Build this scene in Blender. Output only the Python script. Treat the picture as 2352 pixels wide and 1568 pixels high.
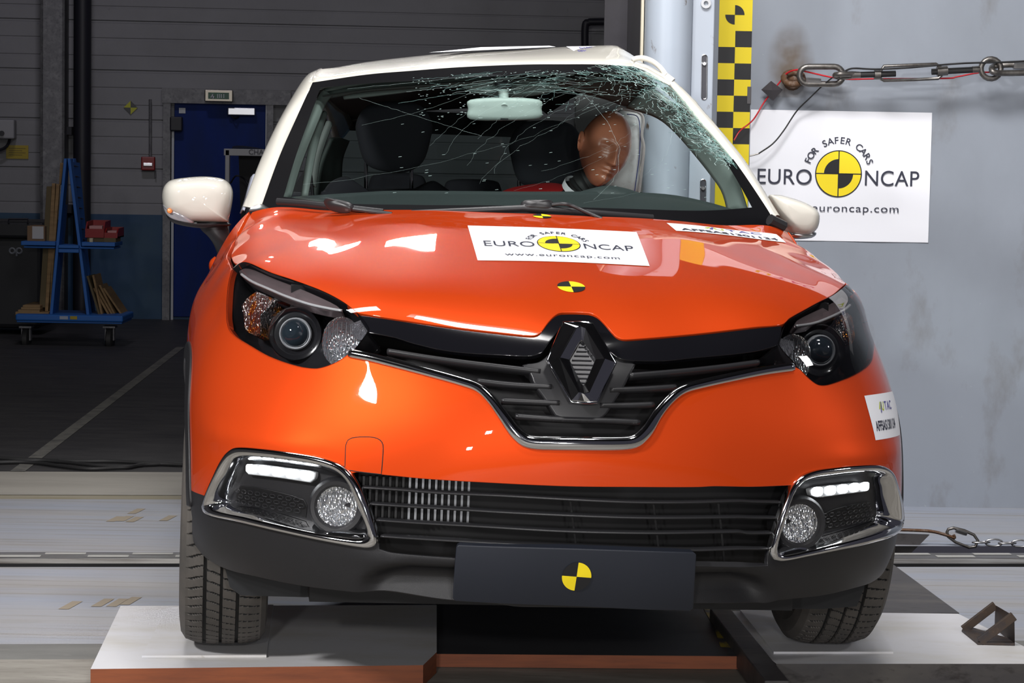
import bpy, bmesh, math, random
import numpy as np
from mathutils import Vector, Matrix
from mathutils.geometry import delaunay_2d_cdt
random.seed(7)
for o in list(bpy.data.objects): bpy.data.objects.remove(o)
SC=bpy.context.scene; COL=SC.collection
# ---------------------------------------------------------------- camera
FPX=5400.0; CX,CY=1176.0,784.0
CAM=np.array([0,0,1.32]); PITCH=math.atan((784-350)/5400.0); ROLL=.0175
def _camR():
    c,s=math.cos(PITCH),math.sin(PITCH)
    fw=np.array([0,c,-s]);rt=np.array([1.,0,0]);up=np.cross(rt,fw)
    cr,sr=math.cos(ROLL),math.sin(ROLL)
    return rt*cr+up*sr, up*cr-rt*sr, fw
RT,UP,FW=_camR()
cam=bpy.data.cameras.new('camera');cam.lens=FPX/2352*36;cam.sensor_width=36;cam.clip_start=.1;cam.clip_end=200
co=bpy.data.objects.new('camera',cam);COL.objects.link(co);SC.camera=co
co.matrix_world=Matrix(((RT[0],UP[0],-FW[0],CAM[0]),(RT[1],UP[1],-FW[1],CAM[1]),(RT[2],UP[2],-FW[2],CAM[2]),(0,0,0,1)))
cam.dof.use_dof=False
SC.view_settings.view_transform='Standard';SC.view_settings.look='None';SC.view_settings.gamma=1
SC.view_settings.exposure=0.0
try: SC.view_settings.use_curve_mapping=False
except Exception: pass
# ---------------------------------------------------------------- light
W=bpy.data.worlds.new('hall_air');SC.world=W;W.use_nodes=True
W.node_tree.nodes['Background'].inputs[0].default_value=(.80,.78,1,1);W.node_tree.nodes['Background'].inputs[1].default_value=.05
def area(name,loc,target,sx,sy,power,col=(1,.97,.93),spread=180):
    l=bpy.data.lights.new(name,'AREA');l.shape='RECTANGLE';l.size=sx;l.size_y=sy;l.energy=power;l.color=col
    l.spread=math.radians(spread)
    o=bpy.data.objects.new(name,l);COL.objects.link(o);o.location=loc
    o.rotation_euler=(Vector(target)-Vector(loc)).to_track_quat('-Z','Y').to_euler();return o
LW=(1,.98,.97)
# flood lamps of the crash hall: over the track, on stands at both sides, and high at the far end
area('flood_lamp',(-.1,5.5,4.3),(0,6.0,.6),.55,.35,24,LW)
area('flood_lamp',(-2.75,2.75,2.75),(0,5.8,.6),.42,.36,58,LW,110)
area('flood_lamp',(3.6,5.3,1.95),(.5,5.8,.7),.28,.30,12,LW)
area('flood_lamp',(.9,3.2,4.3),(.4,6.3,.3),.6,.5,60,LW)
area('flood_lamp',(.4,5.6,4.5),(1.25,8.8,.6),1.7,.9,62,LW,100)
area('flood_lamp',(-1.6,6.3,4.3),(-1.7,7.0,0),1.0,.5,20,LW,120)
area('hall_lamp',(-1.48,14.0,4.3),(-.5,6,.9),.34,.20,4,LW,60)
area('hall_lamp',(-.6,12.8,4.3),(-.2,6,.9),.42,.11,3,LW,60)
area('hall_lamp',(-.75,14.6,4.3),(-.2,6,.9),.5,.035,1.2,LW,60)
area('hall_lamp',(-2.35,13.6,4.4),(-.5,6,.9),.07,.25,1.3,LW,60)
area('hall_lamp',(-2.35,12.2,4.4),(-.5,6,.9),.05,.3,1.3,LW,60)
area('hall_lamp',(-2.6,13.5,5.6),(-3.0,18,1.0),.8,.3,15,(.92,.88,1),110)
# lamps round the camera position
for i,(x,zz) in enumerate([(-.60,1.85),(.50,1.85),(-.95,1.1),(1.0,1.15)]):
    area('camera_lamp',(x,-.2,zz),(.1,5.6,.8),.14,.14,34,LW)
# ---------------------------------------------------------------- pixel <-> place
def ray(u,v): return FW+RT*(u-CX)/FPX-UP*(v-CY)/FPX
def at(u,v,Y):
    d=ray(u,v);return Vector(CAM+d*((Y-CAM[1])/d[1]))
def ground(u,v,z=0.0):
    d=ray(u,v);return Vector(CAM+d*((z-CAM[2])/d[2]))
CARP=Vector((.1467,5.113,.0717))
CARM=Matrix.Translation(CARP)@(Matrix.Rotation(.1129,4,'Z')@Matrix.Rotation(.0230,4,'Y')@Matrix.Rotation(-.0055,4,'X'))
CARI=CARM.inverted()
def carat(u,v,y):
    c=CARI@Vector(CAM);d=(CARI.to_3x3())@Vector(ray(u,v));return c+d*((y-c.y)/d.y)
# ---------------------------------------------------------------- materials
def mat(name,col,rough=.5,metal=0,coat=0,spec=.5,noise=None,bump=None,trans=0,ior=1.45,emit=None,es=0,alpha=1,coatr=.03):
    m=bpy.data.materials.new(name);m.use_nodes=True;nt=m.node_tree;b=nt.nodes['Principled BSDF']
    c=tuple(col)+(1,)
    b.inputs['Base Color'].default_value=c;b.inputs['Roughness'].default_value=rough;b.inputs['Metallic'].default_value=metal
    b.inputs['Coat Weight'].default_value=coat;b.inputs['Coat Roughness'].default_value=coatr;b.inputs['Specular IOR Level'].default_value=spec
    b.inputs['Transmission Weight'].default_value=trans;b.inputs['IOR'].default_value=ior;b.inputs['Alpha'].default_value=alpha
    if emit: b.inputs['Emission Color'].default_value=tuple(emit)+(1,);b.inputs['Emission Strength'].default_value=es
    if noise or bump:
        tc=nt.nodes.new('ShaderNodeTexCoord')
    if noise:  # list of (scale, colour2, lo, hi, stretch)
        prev=None
        for (sc,c2,lo,hi,st) in noise:
            mp=nt.nodes.new('ShaderNodeMapping');mp.inputs['Scale'].default_value=st;nt.links.new(tc.outputs['Object'],mp.inputs[0])
            n=nt.nodes.new('ShaderNodeTexNoise');n.inputs['Scale'].default_value=sc;n.inputs['Detail'].default_value=7;n.inputs['Roughness'].default_value=.62
            nt.links.new(mp.outputs[0],n.inputs['Vector'])
            r=nt.nodes.new('ShaderNodeMapRange');r.inputs[1].default_value=lo;r.inputs[2].default_value=hi;nt.links.new(n.outputs[0],r.inputs[0])
            mx=nt.nodes.new('ShaderNodeMix');mx.data_type='RGBA';nt.links.new(r.outputs[0],mx.inputs[0])
            if prev: nt.links.new(prev,mx.inputs[6])
            else: mx.inputs[6].default_value=c
            mx.inputs[7].default_value=tuple(c2)+(1,);prev=mx.outputs[2]
        nt.links.new(prev,b.inputs['Base Color'])
    if bump:
        sc,stren,st=bump
        mp=nt.nodes.new('ShaderNodeMapping');mp.inputs['Scale'].default_value=st;nt.links.new(tc.outputs['Object'],mp.inputs[0])
        n=nt.nodes.new('ShaderNodeTexNoise');n.inputs['Scale'].default_value=sc;n.inputs['Detail'].default_value=5
        nt.links.new(mp.outputs[0],n.inputs['Vector'])
        bp=nt.nodes.new('ShaderNodeBump');bp.inputs['Strength'].default_value=stren;bp.inputs['Distance'].default_value=.01
        nt.links.new(n.outputs[0],bp.inputs['Height']);nt.links.new(bp.outputs[0],b.inputs['Normal'])
    return m
def glassmat(name,tint,gl=1.0,base=0.0,rough=.01):
    # thin pane: transparent tint + fresnel reflection
    m=bpy.data.materials.new(name);m.use_nodes=True;nt=m.node_tree;nt.nodes.clear()
    o=nt.nodes.new('ShaderNodeOutputMaterial');t=nt.nodes.new('ShaderNodeBsdfTransparent');t.inputs[0].default_value=tuple(tint)+(1,)
    g=nt.nodes.new('ShaderNodeBsdfGlossy');g.inputs['Roughness'].default_value=rough;g.inputs[0].default_value=(1,1,1,1)
    f=nt.nodes.new('ShaderNodeFresnel');f.inputs[0].default_value=1.45
    ml=nt.nodes.new('ShaderNodeMath');ml.operation='MULTIPLY';ml.inputs[1].default_value=gl;nt.links.new(f.outputs[0],ml.inputs[0]);mx=nt.nodes.new('ShaderNodeMixShader');nt.links.new(ml.outputs[0],mx.inputs[0]);nt.links.new(t.outputs[0],mx.inputs[1]);nt.links.new(g.outputs[0],mx.inputs[2])
    if base>0:
        d=nt.nodes.new('ShaderNodeBsdfDiffuse');d.inputs[0].default_value=(.8,.9,.87,1);m2=nt.nodes.new('ShaderNodeMixShader');m2.inputs[0].default_value=base
        nt.links.new(mx.outputs[0],m2.inputs[1]);nt.links.new(d.outputs[0],m2.inputs[2]);nt.links.new(m2.outputs[0],o.inputs[0])
    else: nt.links.new(mx.outputs[0],o.inputs[0])
    return m
M={}
M['orange']=mat('orange_paint',(.62,.058,.008),.42,.3,.9,.02,coatr=.015)
M['cream']=mat('ivory_paint',(.62,.60,.54),.4,0,1,.1,coatr=.02)
M['blk']=mat('black_plastic',(.014,.014,.016),.42,0,0,.5,bump=(900,.12,(1,1,1)))
M['gloss']=mat('gloss_black',(.006,.006,.008),.12,0,1,.5)
M['dark']=mat('dark_recess',(.008,.008,.009),.7)
M['slat']=mat('slat_black',(.018,.018,.020),.35)
M['chrome']=mat('chrome',(.75,.76,.78),.06,1)
M['chromed']=mat('dark_chrome',(.42,.43,.46),.1,1)
M['silver']=mat('silver',(.55,.56,.58),.3,1)
M['yellow']=mat('target_yellow',(.90,.70,.012),.45)
M['tblack']=mat('target_black',(.012,.012,.014),.4)
M['paper']=mat('white_paper',(.86,.87,.92),.5)
M['ink']=mat('dark_ink',(.03,.033,.055),.5)
M['inkblue']=mat('blue_ink',(.10,.09,.30),.5)
M['inkgreen']=mat('green_ink',(.45,.52,.03),.5)
M['glass']=glassmat('clear_cover',(.96,.97,.98))
M['screen']=glassmat('windscreen_glass',(.85,.92,.90),.14)
M['tint']=glassmat('dark_glass',(.45,.52,.50))
# ---------------------------------------------------------------- mesh helpers
def newobj(name,V,Fc,m,parent=None,smooth=False,normals=None,mats=None,midx=None,bevel=0):
    me=bpy.data.meshes.new(name);me.from_pydata([tuple(v) for v in V],[],[tuple(f) for f in Fc])
    if mats:
        for k in mats: me.materials.append(M[k] if isinstance(k,str) else k)
        if midx is not None: me.polygons.foreach_set('material_index',midx)
    else: me.materials.append(M[m] if isinstance(m,str) else m)
    if smooth: me.polygons.foreach_set('use_smooth',[True]*len(me.polygons))
    me.update()
    if normals is not None: me.normals_split_custom_set_from_vertices([tuple(n) for n in normals])
    o=bpy.data.objects.new(name,me);COL.objects.link(o)
    if parent: o.parent=parent
    if bevel:
        b=o.modifiers.new('bevel','BEVEL');b.width=bevel;b.segments=2;b.limit_method='ANGLE';b.angle_limit=math.radians(40)
    return o
def tag(o,label=None,cat=None,group=None,kind=None):
    if label:o['label']=label
    if cat:o['category']=cat
    if group:o['group']=group
    if kind:o['kind']=kind
    return o
def empty(name,loc=(0,0,0),label=None,cat=None,group=None,mw=None):
    o=bpy.data.objects.new(name,None);COL.objects.link(o);o.empty_display_size=.05
    if mw is not None:o.matrix_world=mw
    else:o.location=loc
    return tag(o,label,cat,group)
class MB:
    def __init__(s): s.V=[];s.F=[];s.mi=[];s.m=0
    def add(s,V,F):
        n=len(s.V);s.V+=[Vector(v) for v in V];s.F+=[tuple(n+i for i in f) for f in F];s.mi+=[s.m]*len(F)
    def box(s,c,d,R=None):
        c=Vector(c);V=[]
        for i in (-1,1):
            for j in (-1,1):
                for k in (-1,1):
                    p=Vector((i*d[0]/2,j*d[1]/2,k*d[2]/2));V.append(c+((R@p) if R else p))
        s.add(V,[(0,1,3,2),(4,6,7,5),(0,4,5,1),(2,3,7,6),(0,2,6,4),(1,5,7,3)]);return s
    def prism(s,P,d):  # polygon P extruded by vector d
        n=len(P);P=[Vector(p) for p in P];d=Vector(d)
        s.add(P+[p+d for p in P],[tuple(range(n))[::-1],tuple(range(n,2*n))]+[(i,(i+1)%n,n+(i+1)%n,n+i) for i in range(n)]);return s
    def tube(s,P,r,n=8,cap=True,closed=False,flat=1.0):
        P=[Vector(p) for p in P];m=len(P);R=r if hasattr(r,'__len__') else [r]*m
        V=[];up=Vector((0,0,1));prev=None
        for i in range(m):
            a=P[(i-1)%m] if (closed or i>0) else P[i];b=P[(i+1)%m] if (closed or i<m-1) else P[i]
            t=(b-a).normalized()
            if prev is None:
                u=t.cross(up)
                if u.length<.05:u=t.cross(Vector((1,0,0)))
            else: u=prev-t*prev.dot(t)
            u.normalize();w=t.cross(u).normalized();prev=u
            for k in range(n):
                an=2*math.pi*k/n;V.append(P[i]+u*math.cos(an)*R[i]+w*math.sin(an)*R[i]*flat)
        F=[]
        for i in range(m if closed else m-1):
            for k in range(n):
                a=i*n+k;b=i*n+(k+1)%n;c=((i+1)%m)*n+(k+1)%n;d=((i+1)%m)*n+k;F.append((a,b,c,d))
        if cap and not closed: F.append(tuple(range(n))[::-1]);F.append(tuple((m-1)*n+k for k in range(n)))
        s.add(V,F);return s
    def lathe(s,prof,c,axis,n=24,capends=False):
        axis=Vector(axis).normalized();u=axis.orthogonal().normalized();w=axis.cross(u);c=Vector(c);V=[];F=[];m=len(prof)
        for (r,h) in prof:
            for k in range(n):
                a=2*math.pi*k/n;V.append(c+axis*h+u*math.cos(a)*r+w*math.sin(a)*r)
        for i in range(m-1):
            for k in range(n): F.append((i*n+k,i*n+(k+1)%n,(i+1)*n+(k+1)%n,(i+1)*n+k))
        if capends: F.append(tuple(range(n))[::-1]);F.append(tuple((m-1)*n+k for k in range(n)))
        s.add(V,F);return s
    def build(s,name,m,parent=None,smooth=False,bevel=0,mats=None,sharp=None):
        o=newobj(name,s.V,s.F,m,parent,smooth,mats=mats,midx=s.mi if mats else None,bevel=bevel)
        if smooth:
            try: o.data.set_sharp_from_angle(angle=math.radians(sharp or 45))
            except Exception: pass
        return o
def cr(P,n=8,closed=False):  # catmull-rom through points
    P=[Vector(p) for p in P];m=len(P);out=[]
    for i in range(m if closed else m-1):
        p1,p2=P[i],P[(i+1)%m]
        p0=P[(i-1)%m] if (closed or i>0) else p1*2-p2
        p3=P[(i+2)%m] if (closed or i<m-2) else p2*2-p1
        for k in range(n):
            t=k/n;out.append(.5*((2*p1)+(p2-p0)*t+(2*p0-5*p1+4*p2-p3)*t*t+(3*p1-p0-3*p2+p3)*t**3))
    if not closed: out.append(P[-1])
    return out
FONT=None
def textobj(name,body,size,mw,m,parent=None,extr=.0003,align='CENTER',sx=1.0,bold=0.0,spacing=1.0):
    c=bpy.data.curves.new(name,'FONT');c.body=body;c.size=size;c.extrude=extr;c.align_x=align;c.align_y='CENTER';c.offset=bold;c.space_character=spacing
    c.materials.append(M[m]);o=bpy.data.objects.new(name,c);COL.objects.link(o)
    bpy.context.view_layer.update()
    dg=bpy.context.evaluated_depsgraph_get();me=bpy.data.meshes.new_from_object(o.evaluated_get(dg));me.name=name
    bpy.data.objects.remove(o)
    if not me.materials: me.materials.append(M[m])
    me.transform(Matrix.Diagonal((sx,1,1,1)));o=bpy.data.objects.new(name,me);COL.objects.link(o)
    if parent:o.parent=parent
    o.matrix_local=mw
    return o
def textmesh(body,size,sx=1.0,bold=0.0,spacing=1.0,align='CENTER'):
    c=bpy.data.curves.new('t','FONT');c.body=body;c.size=size;c.align_x=align;c.align_y='CENTER';c.offset=bold;c.space_character=spacing
    o=bpy.data.objects.new('t',c);COL.objects.link(o);bpy.context.view_layer.update()
    dg=bpy.context.evaluated_depsgraph_get();me=bpy.data.meshes.new_from_object(o.evaluated_get(dg))
    V=[(v.co.x*sx,v.co.y) for v in me.vertices];F=[tuple(p.vertices) for p in me.polygons]
    bpy.data.objects.remove(o);bpy.data.meshes.remove(me);return V,F
# ---- the round four-quarter emblem with ring text, as flat shapes in a 2D frame (w = half width of the word mark)
def disc2(cx,cy,r0,r1,a0,a1,n=24):
    V=[];F=[]
    for i in range(n+1):
        a=math.radians(a0+(a1-a0)*i/n);V+= [(cx+r0*math.cos(a),cy+r0*math.sin(a)),(cx+r1*math.cos(a),cy+r1*math.sin(a))]
    for i in range(n): F.append((2*i,2*i+1,2*i+3,2*i+2))
    return V,F
def arctext(body,R,a0,a1,size,cx,cy):
    out=[];n=len(body)
    for i,ch in enumerate(body):
        if ch==' ':continue
        a=math.radians(a0+(a1-a0)*i/(n-1));V,F=textmesh(ch,size,1.0,size*.012)
        r=a-math.pi/2;c,s=math.cos(r),math.sin(r)
        out.append(([(cx+R*math.cos(a)+x*c-y*s,cy+R*math.sin(a)+x*s+y*c) for x,y in V],F))
    return out
def emblem(mode='full'):
    # unit frame: word mark spans x in [-1,1]; layers: list of (materialkey, height, V, F)
    L=[];r=.285
    L.append(('tblack',1,*disc2(0,0,0,r,0,360,48)))
    L.append(('yellow',2,*disc2(0,0,0,r-.013,0,360,48)))
    L.append(('tblack',3,*disc2(0,0,0,.178,90,180,16)));L.append(('tblack',3,*disc2(0,0,0,.178,270,360,16)))
    b=.0065
    L.append(('tblack',3,[(-b,-r),(b,-r),(b,r),(-b,r)],[(0,1,2,3)]));L.append(('tblack',3,[(-r,-b),(r,-b),(r,b),(-r,b)],[(0,1,2,3)]))
    for t,x in (('EURO',-.655),('NCAP',.655)):
        V,F=textmesh(t,.26,1.0,0.0,1.03)
        xs=[p[0] for p in V];ys=[p[1] for p in V];w=max(xs)-min(xs);k=.66/w;yc=(max(ys)+min(ys))/2;xc=(max(xs)+min(xs))/2
        L.append(('ink',2,[(x+(p[0]-xc)*k,(p[1]-yc)*.185/(max(ys)-min(ys))-.045) for p in V],F))
    for V,F in arctext('FOR SAFER CARS',.40,158,22,.115,0,0): L.append(('ink',2,V,F))
    V,F=textmesh('www.euroncap.com',.13,1.0,0,1.12);xs=[p[0] for p in V];k=1.5/(max(xs)-min(xs))
    L.append(('ink',2,[(p[0]*k,p[1]*1.0-.42) for p in V],F))
    return L
def target4(r):  # round sticker: two yellow and two black quarters
    return [('yellow',1,*disc2(0,0,0,r,0,90)),('tblack',1,*disc2(0,0,0,r,90,180)),('yellow',1,*disc2(0,0,0,r,180,270)),('tblack',1,*disc2(0,0,0,r,270,360))]

# ================================================================ THE HALL
FR=Matrix.Rotation(.10,4,'Z')   # the track runs a little askew to the view
M['fl_dark']=mat('dark_concrete',(.032,.031,.034),.55,noise=[(3,(.060,.058,.058),.35,.75,(1,3,1)),(40,(.10,.10,.10),.62,.8,(1,4,1))],bump=(30,.2,(1,1,1)))
M['fl_conc']=mat('light_concrete',(.40,.38,.34),.6,noise=[(2,(.30,.28,.25),.4,.7,(.5,3,1)),(25,(.22,.20,.17),.62,.8,(.4,4,1))])
M['fl_blue']=mat('bluegrey_floor_paint',(.33,.36,.43),.5,noise=[(1.5,(.36,.355,.36),.4,.65,(.35,3,1)),(7,(.25,.235,.215),.52,.70,(.12,4,1)),(30,(.42,.43,.46),.56,.75,(.2,3,1)),(45,(.10,.09,.08),.66,.74,(.15,3,1))])
M['fl_brown']=mat('worn_concrete',(.20,.185,.16),.7,noise=[(3,(.42,.40,.36),.45,.75,(.4,1.5,1)),(22,(.12,.11,.09),.55,.75,(.4,3,1))])
M['fl_grey']=mat('grey_dirty_concrete',(.20,.20,.19),.65,noise=[(3,(.13,.13,.125),.4,.7,(.4,2,1)),(25,(.30,.29,.27),.6,.8,(.4,2,1))])
M['fl_yel']=mat('faded_yellow_line',(.52,.40,.10),.6,noise=[(4,(.44,.38,.20),.45,.6,(.4,1,1))])
def rect(mb,x0,x1,y0,y1,z,R=FR):
    mb.add([R@Vector(p) for p in ((x0,y0,z),(x1,y0,z),(x1,y1,z),(x0,y1,z))],[(0,1,2,3)])
M['fl_olive']=mat('olive_band',(.27,.24,.16),.65,noise=[(5,(.33,.30,.24),.4,.7,(.4,2,1))])
fm=MB();mats=['fl_olive','fl_dark','fl_conc','fl_yel','fl_blue','fl_brown','fl_grey','dark']
def strip(k,x0,x1,y0,y1,z=0):
    fm.m=mats.index(k)
    n=6
    for i in range(n): rect(fm,x0+(x1-x0)*i/n,x0+(x1-x0)*(i+1)/n,y0,y1,z)
strip('fl_dark',-9,9,9.58,24)
strip('fl_conc',-9,9,8.93,9.58);strip('fl_yel',-9,-1.05,8.83,8.94);strip('fl_olive',-1.05,9,8.83,8.94)
strip('fl_blue',-9,0,7.665,8.83);strip('fl_blue',0,9,7.80,8.83)
strip('fl_blue',-9,9,6.24,7.395);strip('fl_grey',-9,9,6.05,6.24);strip('fl_brown',-9,9,-3,6.05)
strip('dark',-9,9,7.395,7.80,-.14)
fm.build('floor','fl_blue',mats=mats)['kind']='structure'
# rail let into the floor slot
M['rail']=mat('worn_rail_steel',(.46,.45,.43),.42,.6,noise=[(6,(.15,.13,.11),.45,.65,(.3,3,1))],bump=(20,.3,(1,1,1)))
M['railp']=mat('rail_shoulder',(.16,.16,.165),.5,.3,noise=[(8,(.08,.07,.06),.45,.7,(.4,3,1))])
mb=MB();mb.m=1;mb.add([FR@Vector(p) for p in ((-9,7.47,-.002),(9,7.47,-.002),(9,7.47,-.14),(-9,7.47,-.14))],[(0,1,2,3)]);mb.m=0  # front face coloured dark so it reads as the shaded gap
rect(mb,-9,9,7.47,7.565,-.002)
o=mb.build('rail','rail',mats=['rail','dark']);tag(o,'worn shiny steel rail let into the dark floor slot','rail')
mb=MB();rect(mb,-9,9,7.565,7.667,-.001)
for i in range(110):
    x=-7.6+i*.14;mb.m=1
    rect(mb,x,x+.13,7.625 if i%2 else 7.575,7.660 if i%2 else 7.615,.0004)
o=mb.build('trim_1','railp',mats=['railp',mat('dash_white',(.42,.42,.40),.6)]);o['kind']='structure'
# small worn patches and marks on the floor paint
M['patch']=mat('bare_patch',(.33,.28,.21),.7)
mb=MB()
for (u,v) in [(162,1390),(236,1384),(270,1384),(300,1380),(265,1192),(287,1191),(309,1193),(313,1174),(386,1190)]:
    g=ground(u,v);mb.add([(g.x-.024,g.y-.06,.0012),(g.x+.006,g.y-.06,.0012),(g.x+.024,g.y+.06,.0012),(g.x-.006,g.y+.06,.0012)],[(0,1,2,3)])
o=mb.build('floor_wear_patches','patch');tag(o,'brown bare patches worn through the bluish floor paint at left','floor marks',kind='stuff')
# pale painted line on the dark floor
M['line']=mat('pale_line',(.17,.165,.15),.7,noise=[(10,(.08,.08,.08),.45,.7,(1,1,1))])
a=ground(40,1083);b=ground(415,797);d=(b-a).normalized();s=d.cross(Vector((0,0,1)))*.03
o=newobj('floor_line',[a-s+Vector((0,0,.002)),a+s+Vector((0,0,.002)),b+s*.9+Vector((0,0,.002)),b-s*.9+Vector((0,0,.002))],[(0,1,2,3)],'line');tag(o,'pale painted line running diagonally across the dark floor','floor line')
# ---------------- far wall
WY=18.0
M['wallp']=mat('offwhite_cladding',(.235,.235,.25),.6,noise=[(1.2,(.19,.19,.20),.4,.7,(1,1,1)),(30,(.14,.14,.15),.65,.85,(1,.2,1))])
M['wallb']=mat('blue_dado',(.006,.045,.115),.55,noise=[(3,(.018,.06,.11),.4,.7,(1,1,1))])
M['galv']=mat('galvanised_steel',(.13,.13,.14),.5,.3,noise=[(14,(.20,.20,.21),.45,.7,(1,1,1)),(50,(.09,.09,.10),.5,.7,(1,1,1))])
M['bpipe']=mat('black_pipe',(.013,.013,.02),.5)
M['bluedoor']=mat('blue_door_paint',(.003,.020,.15),.6,0,0,.2,noise=[(2.5,(.006,.018,.08),.4,.7,(1,1,.4))])
RW=Matrix.Translation((-2.6,WY,0))@Matrix.Rotation(.10,4,'Z')   # far wall frame: x along wall, y away
RWI=RW.inverted()
def wl(u,v,d=0.0):   # pixel -> point in wall frame on plane y=-d
    c=RWI@Vector(CAM);r=RWI.to_3x3()@Vector(ray(u,v));k=(-d-c.y)/r.y;return c+r*k
zb=wl(200,491).z
prof=[];z=zb
per=.372;ph=wl(250,388).z
def groove(z):
    t=((z-ph)/per)%1.0
    return .012 if min(t,1-t)<.022 else (.005 if min(abs(t-.30),abs(t-.64))<.018 else 0)
zs=np.arange(zb,6.5,.006);V=[];F=[]
for zz in zs:
    g=groove(zz);V+=[RW@Vector((-7,g,zz)),RW@Vector((9,g,zz))]
keep=[0]
for i in range(1,len(zs)-1):
    if groove(zs[i])!=groove(zs[i-1]) or groove(zs[i])!=groove(zs[i+1]):keep.append(i)
keep.append(len(zs)-1)
V2=[];
for i in keep:V2+=V[2*i:2*i+2]
F=[(2*i,2*i+1,2*i+3,2*i+2) for i in range(len(keep)-1)]
newobj('wall_back',V2,F,'wallp')['kind']='structure'
o=newobj('baseboard_back',[RW@Vector(p) for p in ((-7,-.02,0),(9,-.02,0),(9,-.02,zb),(-7,-.02,zb),(-7,.0,zb),(9,0,zb))],[(0,1,2,3),(3,2,5,4)],'wallb');o['kind']='structure'
def wbox(name,u0,v0,u1,v1,d0,d1,m,parent=None,bevel=0,build=True,mb=None):
    a=wl(u0,v1,d1);b=wl(u1,v0,d1);P=[(a.x,-d1,a.z),(b.x,-d1,a.z),(b.x,-d1,b.z),(a.x,-d1,b.z)]
    t=mb or MB();t.prism([RW@Vector(p) for p in P],RW.to_3x3()@Vector((0,d1-d0,0)))
    if mb: return mb
    return t.build(name,m,parent,bevel=bevel)
# galvanised column, dark recess, black pipe
mb=MB();a=wl(92,740,.35).x;b=wl(148,400,.35).x
mb.prism([RW@Vector(p) for p in ((a,-.35,0),(b,-.35,0),(b,-.35,6),(a,-.35,6))],RW.to_3x3()@Vector((0,.02,0)))
mb.prism([RW@Vector(p) for p in ((b-.02,-.35,0),(b,-.35,0),(b,0,0),(b-.02,0,0))],(0,0,6))
mb.prism([RW@Vector(p) for p in ((a,-.35,0),(a+.02,-.35,0),(a+.02,0,0),(a,0,0))],(0,0,6))
o=mb.build('steel_column','galv');tag(o,'tall mottled galvanised steel column behind the blue trolley','column')
x=(wl(170,400,.2).x+wl(207,400,.2).x)/2
mb=MB();mb.tube([RW@Vector((x,-.2,0)),RW@Vector((x,-.2,6))],.066,20)
o=mb.build('drain_pipe','bpipe',smooth=True);tag(o,'black vertical pipe right of the galvanised column','pipe')
for vv,lb in ((300,'upper dark bracket between the galvanised column and the black pipe'),(480,'lower dark bracket between the galvanised column and the black pipe')):
    mb=MB();mb.box(RW@Vector((wl(157,vv,.2).x,-.10,wl(157,vv,.2).z)),(.06,.16,.06));tag(mb.build('pipe_bracket','bpipe'),lb,'bracket')
# door set
t=empty('door_1',RW@wl(500,738,0.03));t['kind']='structure'
TI=t.matrix_world.inverted()
def wchild(o,par):
    bpy.context.view_layer.update();o.parent=par;o.matrix_parent_inverse=par.matrix_world.inverted();return o
wchild(wbox('door_leaf',398,236,610,727,.0,.05,'bluedoor',bevel=.004),t)
mb=MB();wbox('',372,236,392,742,0,.10,'galv',mb=mb);wbox('',608,236,628,742,0,.10,'galv',mb=mb);wbox('',372,208,668,236,0,.11,'galv',mb=mb)
wchild(mb.build('door_frame','galv'),t)
M['dull_white']=mat('dull_white_metal',(.33,.34,.37),.45,.2)
mb=MB();wbox('',392,300,400,742,0,.07,'dull_white',mb=mb);wbox('',608,240,613,500,0,.07,'dull_white',mb=mb);wchild(mb.build('door_edge_strip','dull_white'),t)
M['closer']=mat('closer_silver',(.62,.63,.66),.3,.7)
wchild(wbox('door_closer',523,248,586,264,.05,.12,'closer',bevel=.006),t)
mb=MB();mb.tube([RW@wl(548,268,.08),RW@wl(538,271,.13),RW@wl(532,266,.10)],.008,6);wchild(mb.build('closer_arm','bpipe'),t)
wchild(wbox('door_label',411,248,426,260,.05,.054,'dull_white'),t)
wchild(wbox('lock_box',390,268,419,301,.05,.13,'bpipe',bevel=.01),t)
# exit sign
t=empty('exit_sign',RW@wl(502,232,.12),'small unlit green exit sign in a metal frame above the blue door','sign')
M['exitg']=mat('exit_green',(.008,.075,.035),.4,noise=[(30,(.03,.12,.07),.5,.6,(1,1,1))]);M['exitf']=mat('exit_frame_metal',(.22,.20,.17),.3,.8)
wchild(wbox('frame',470,207,535,233,.11,.19,'exitf',bevel=.006),t)
wchild(wbox('sign_face',478,213,526,227,.19,.196,'exitg'),t)
mb=MB()
for k,(dx) in enumerate((.30,.36,.42,.5)):
    wbox('',478+dx*70,216,480+dx*70,225,.196,.199,'dull_white',mb=mb)
mb.tube([RW@wl(489,216.5,.20),RW@wl(487,220,.20),RW@wl(491,222,.20),RW@wl(489,226,.20)],.009,5)
mb.tube([RW@wl(487,220,.20),RW@wl(484,224,.20)],.007,5)
wchild(mb.build('running_figure_pictogram','dull_white'),t)
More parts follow.
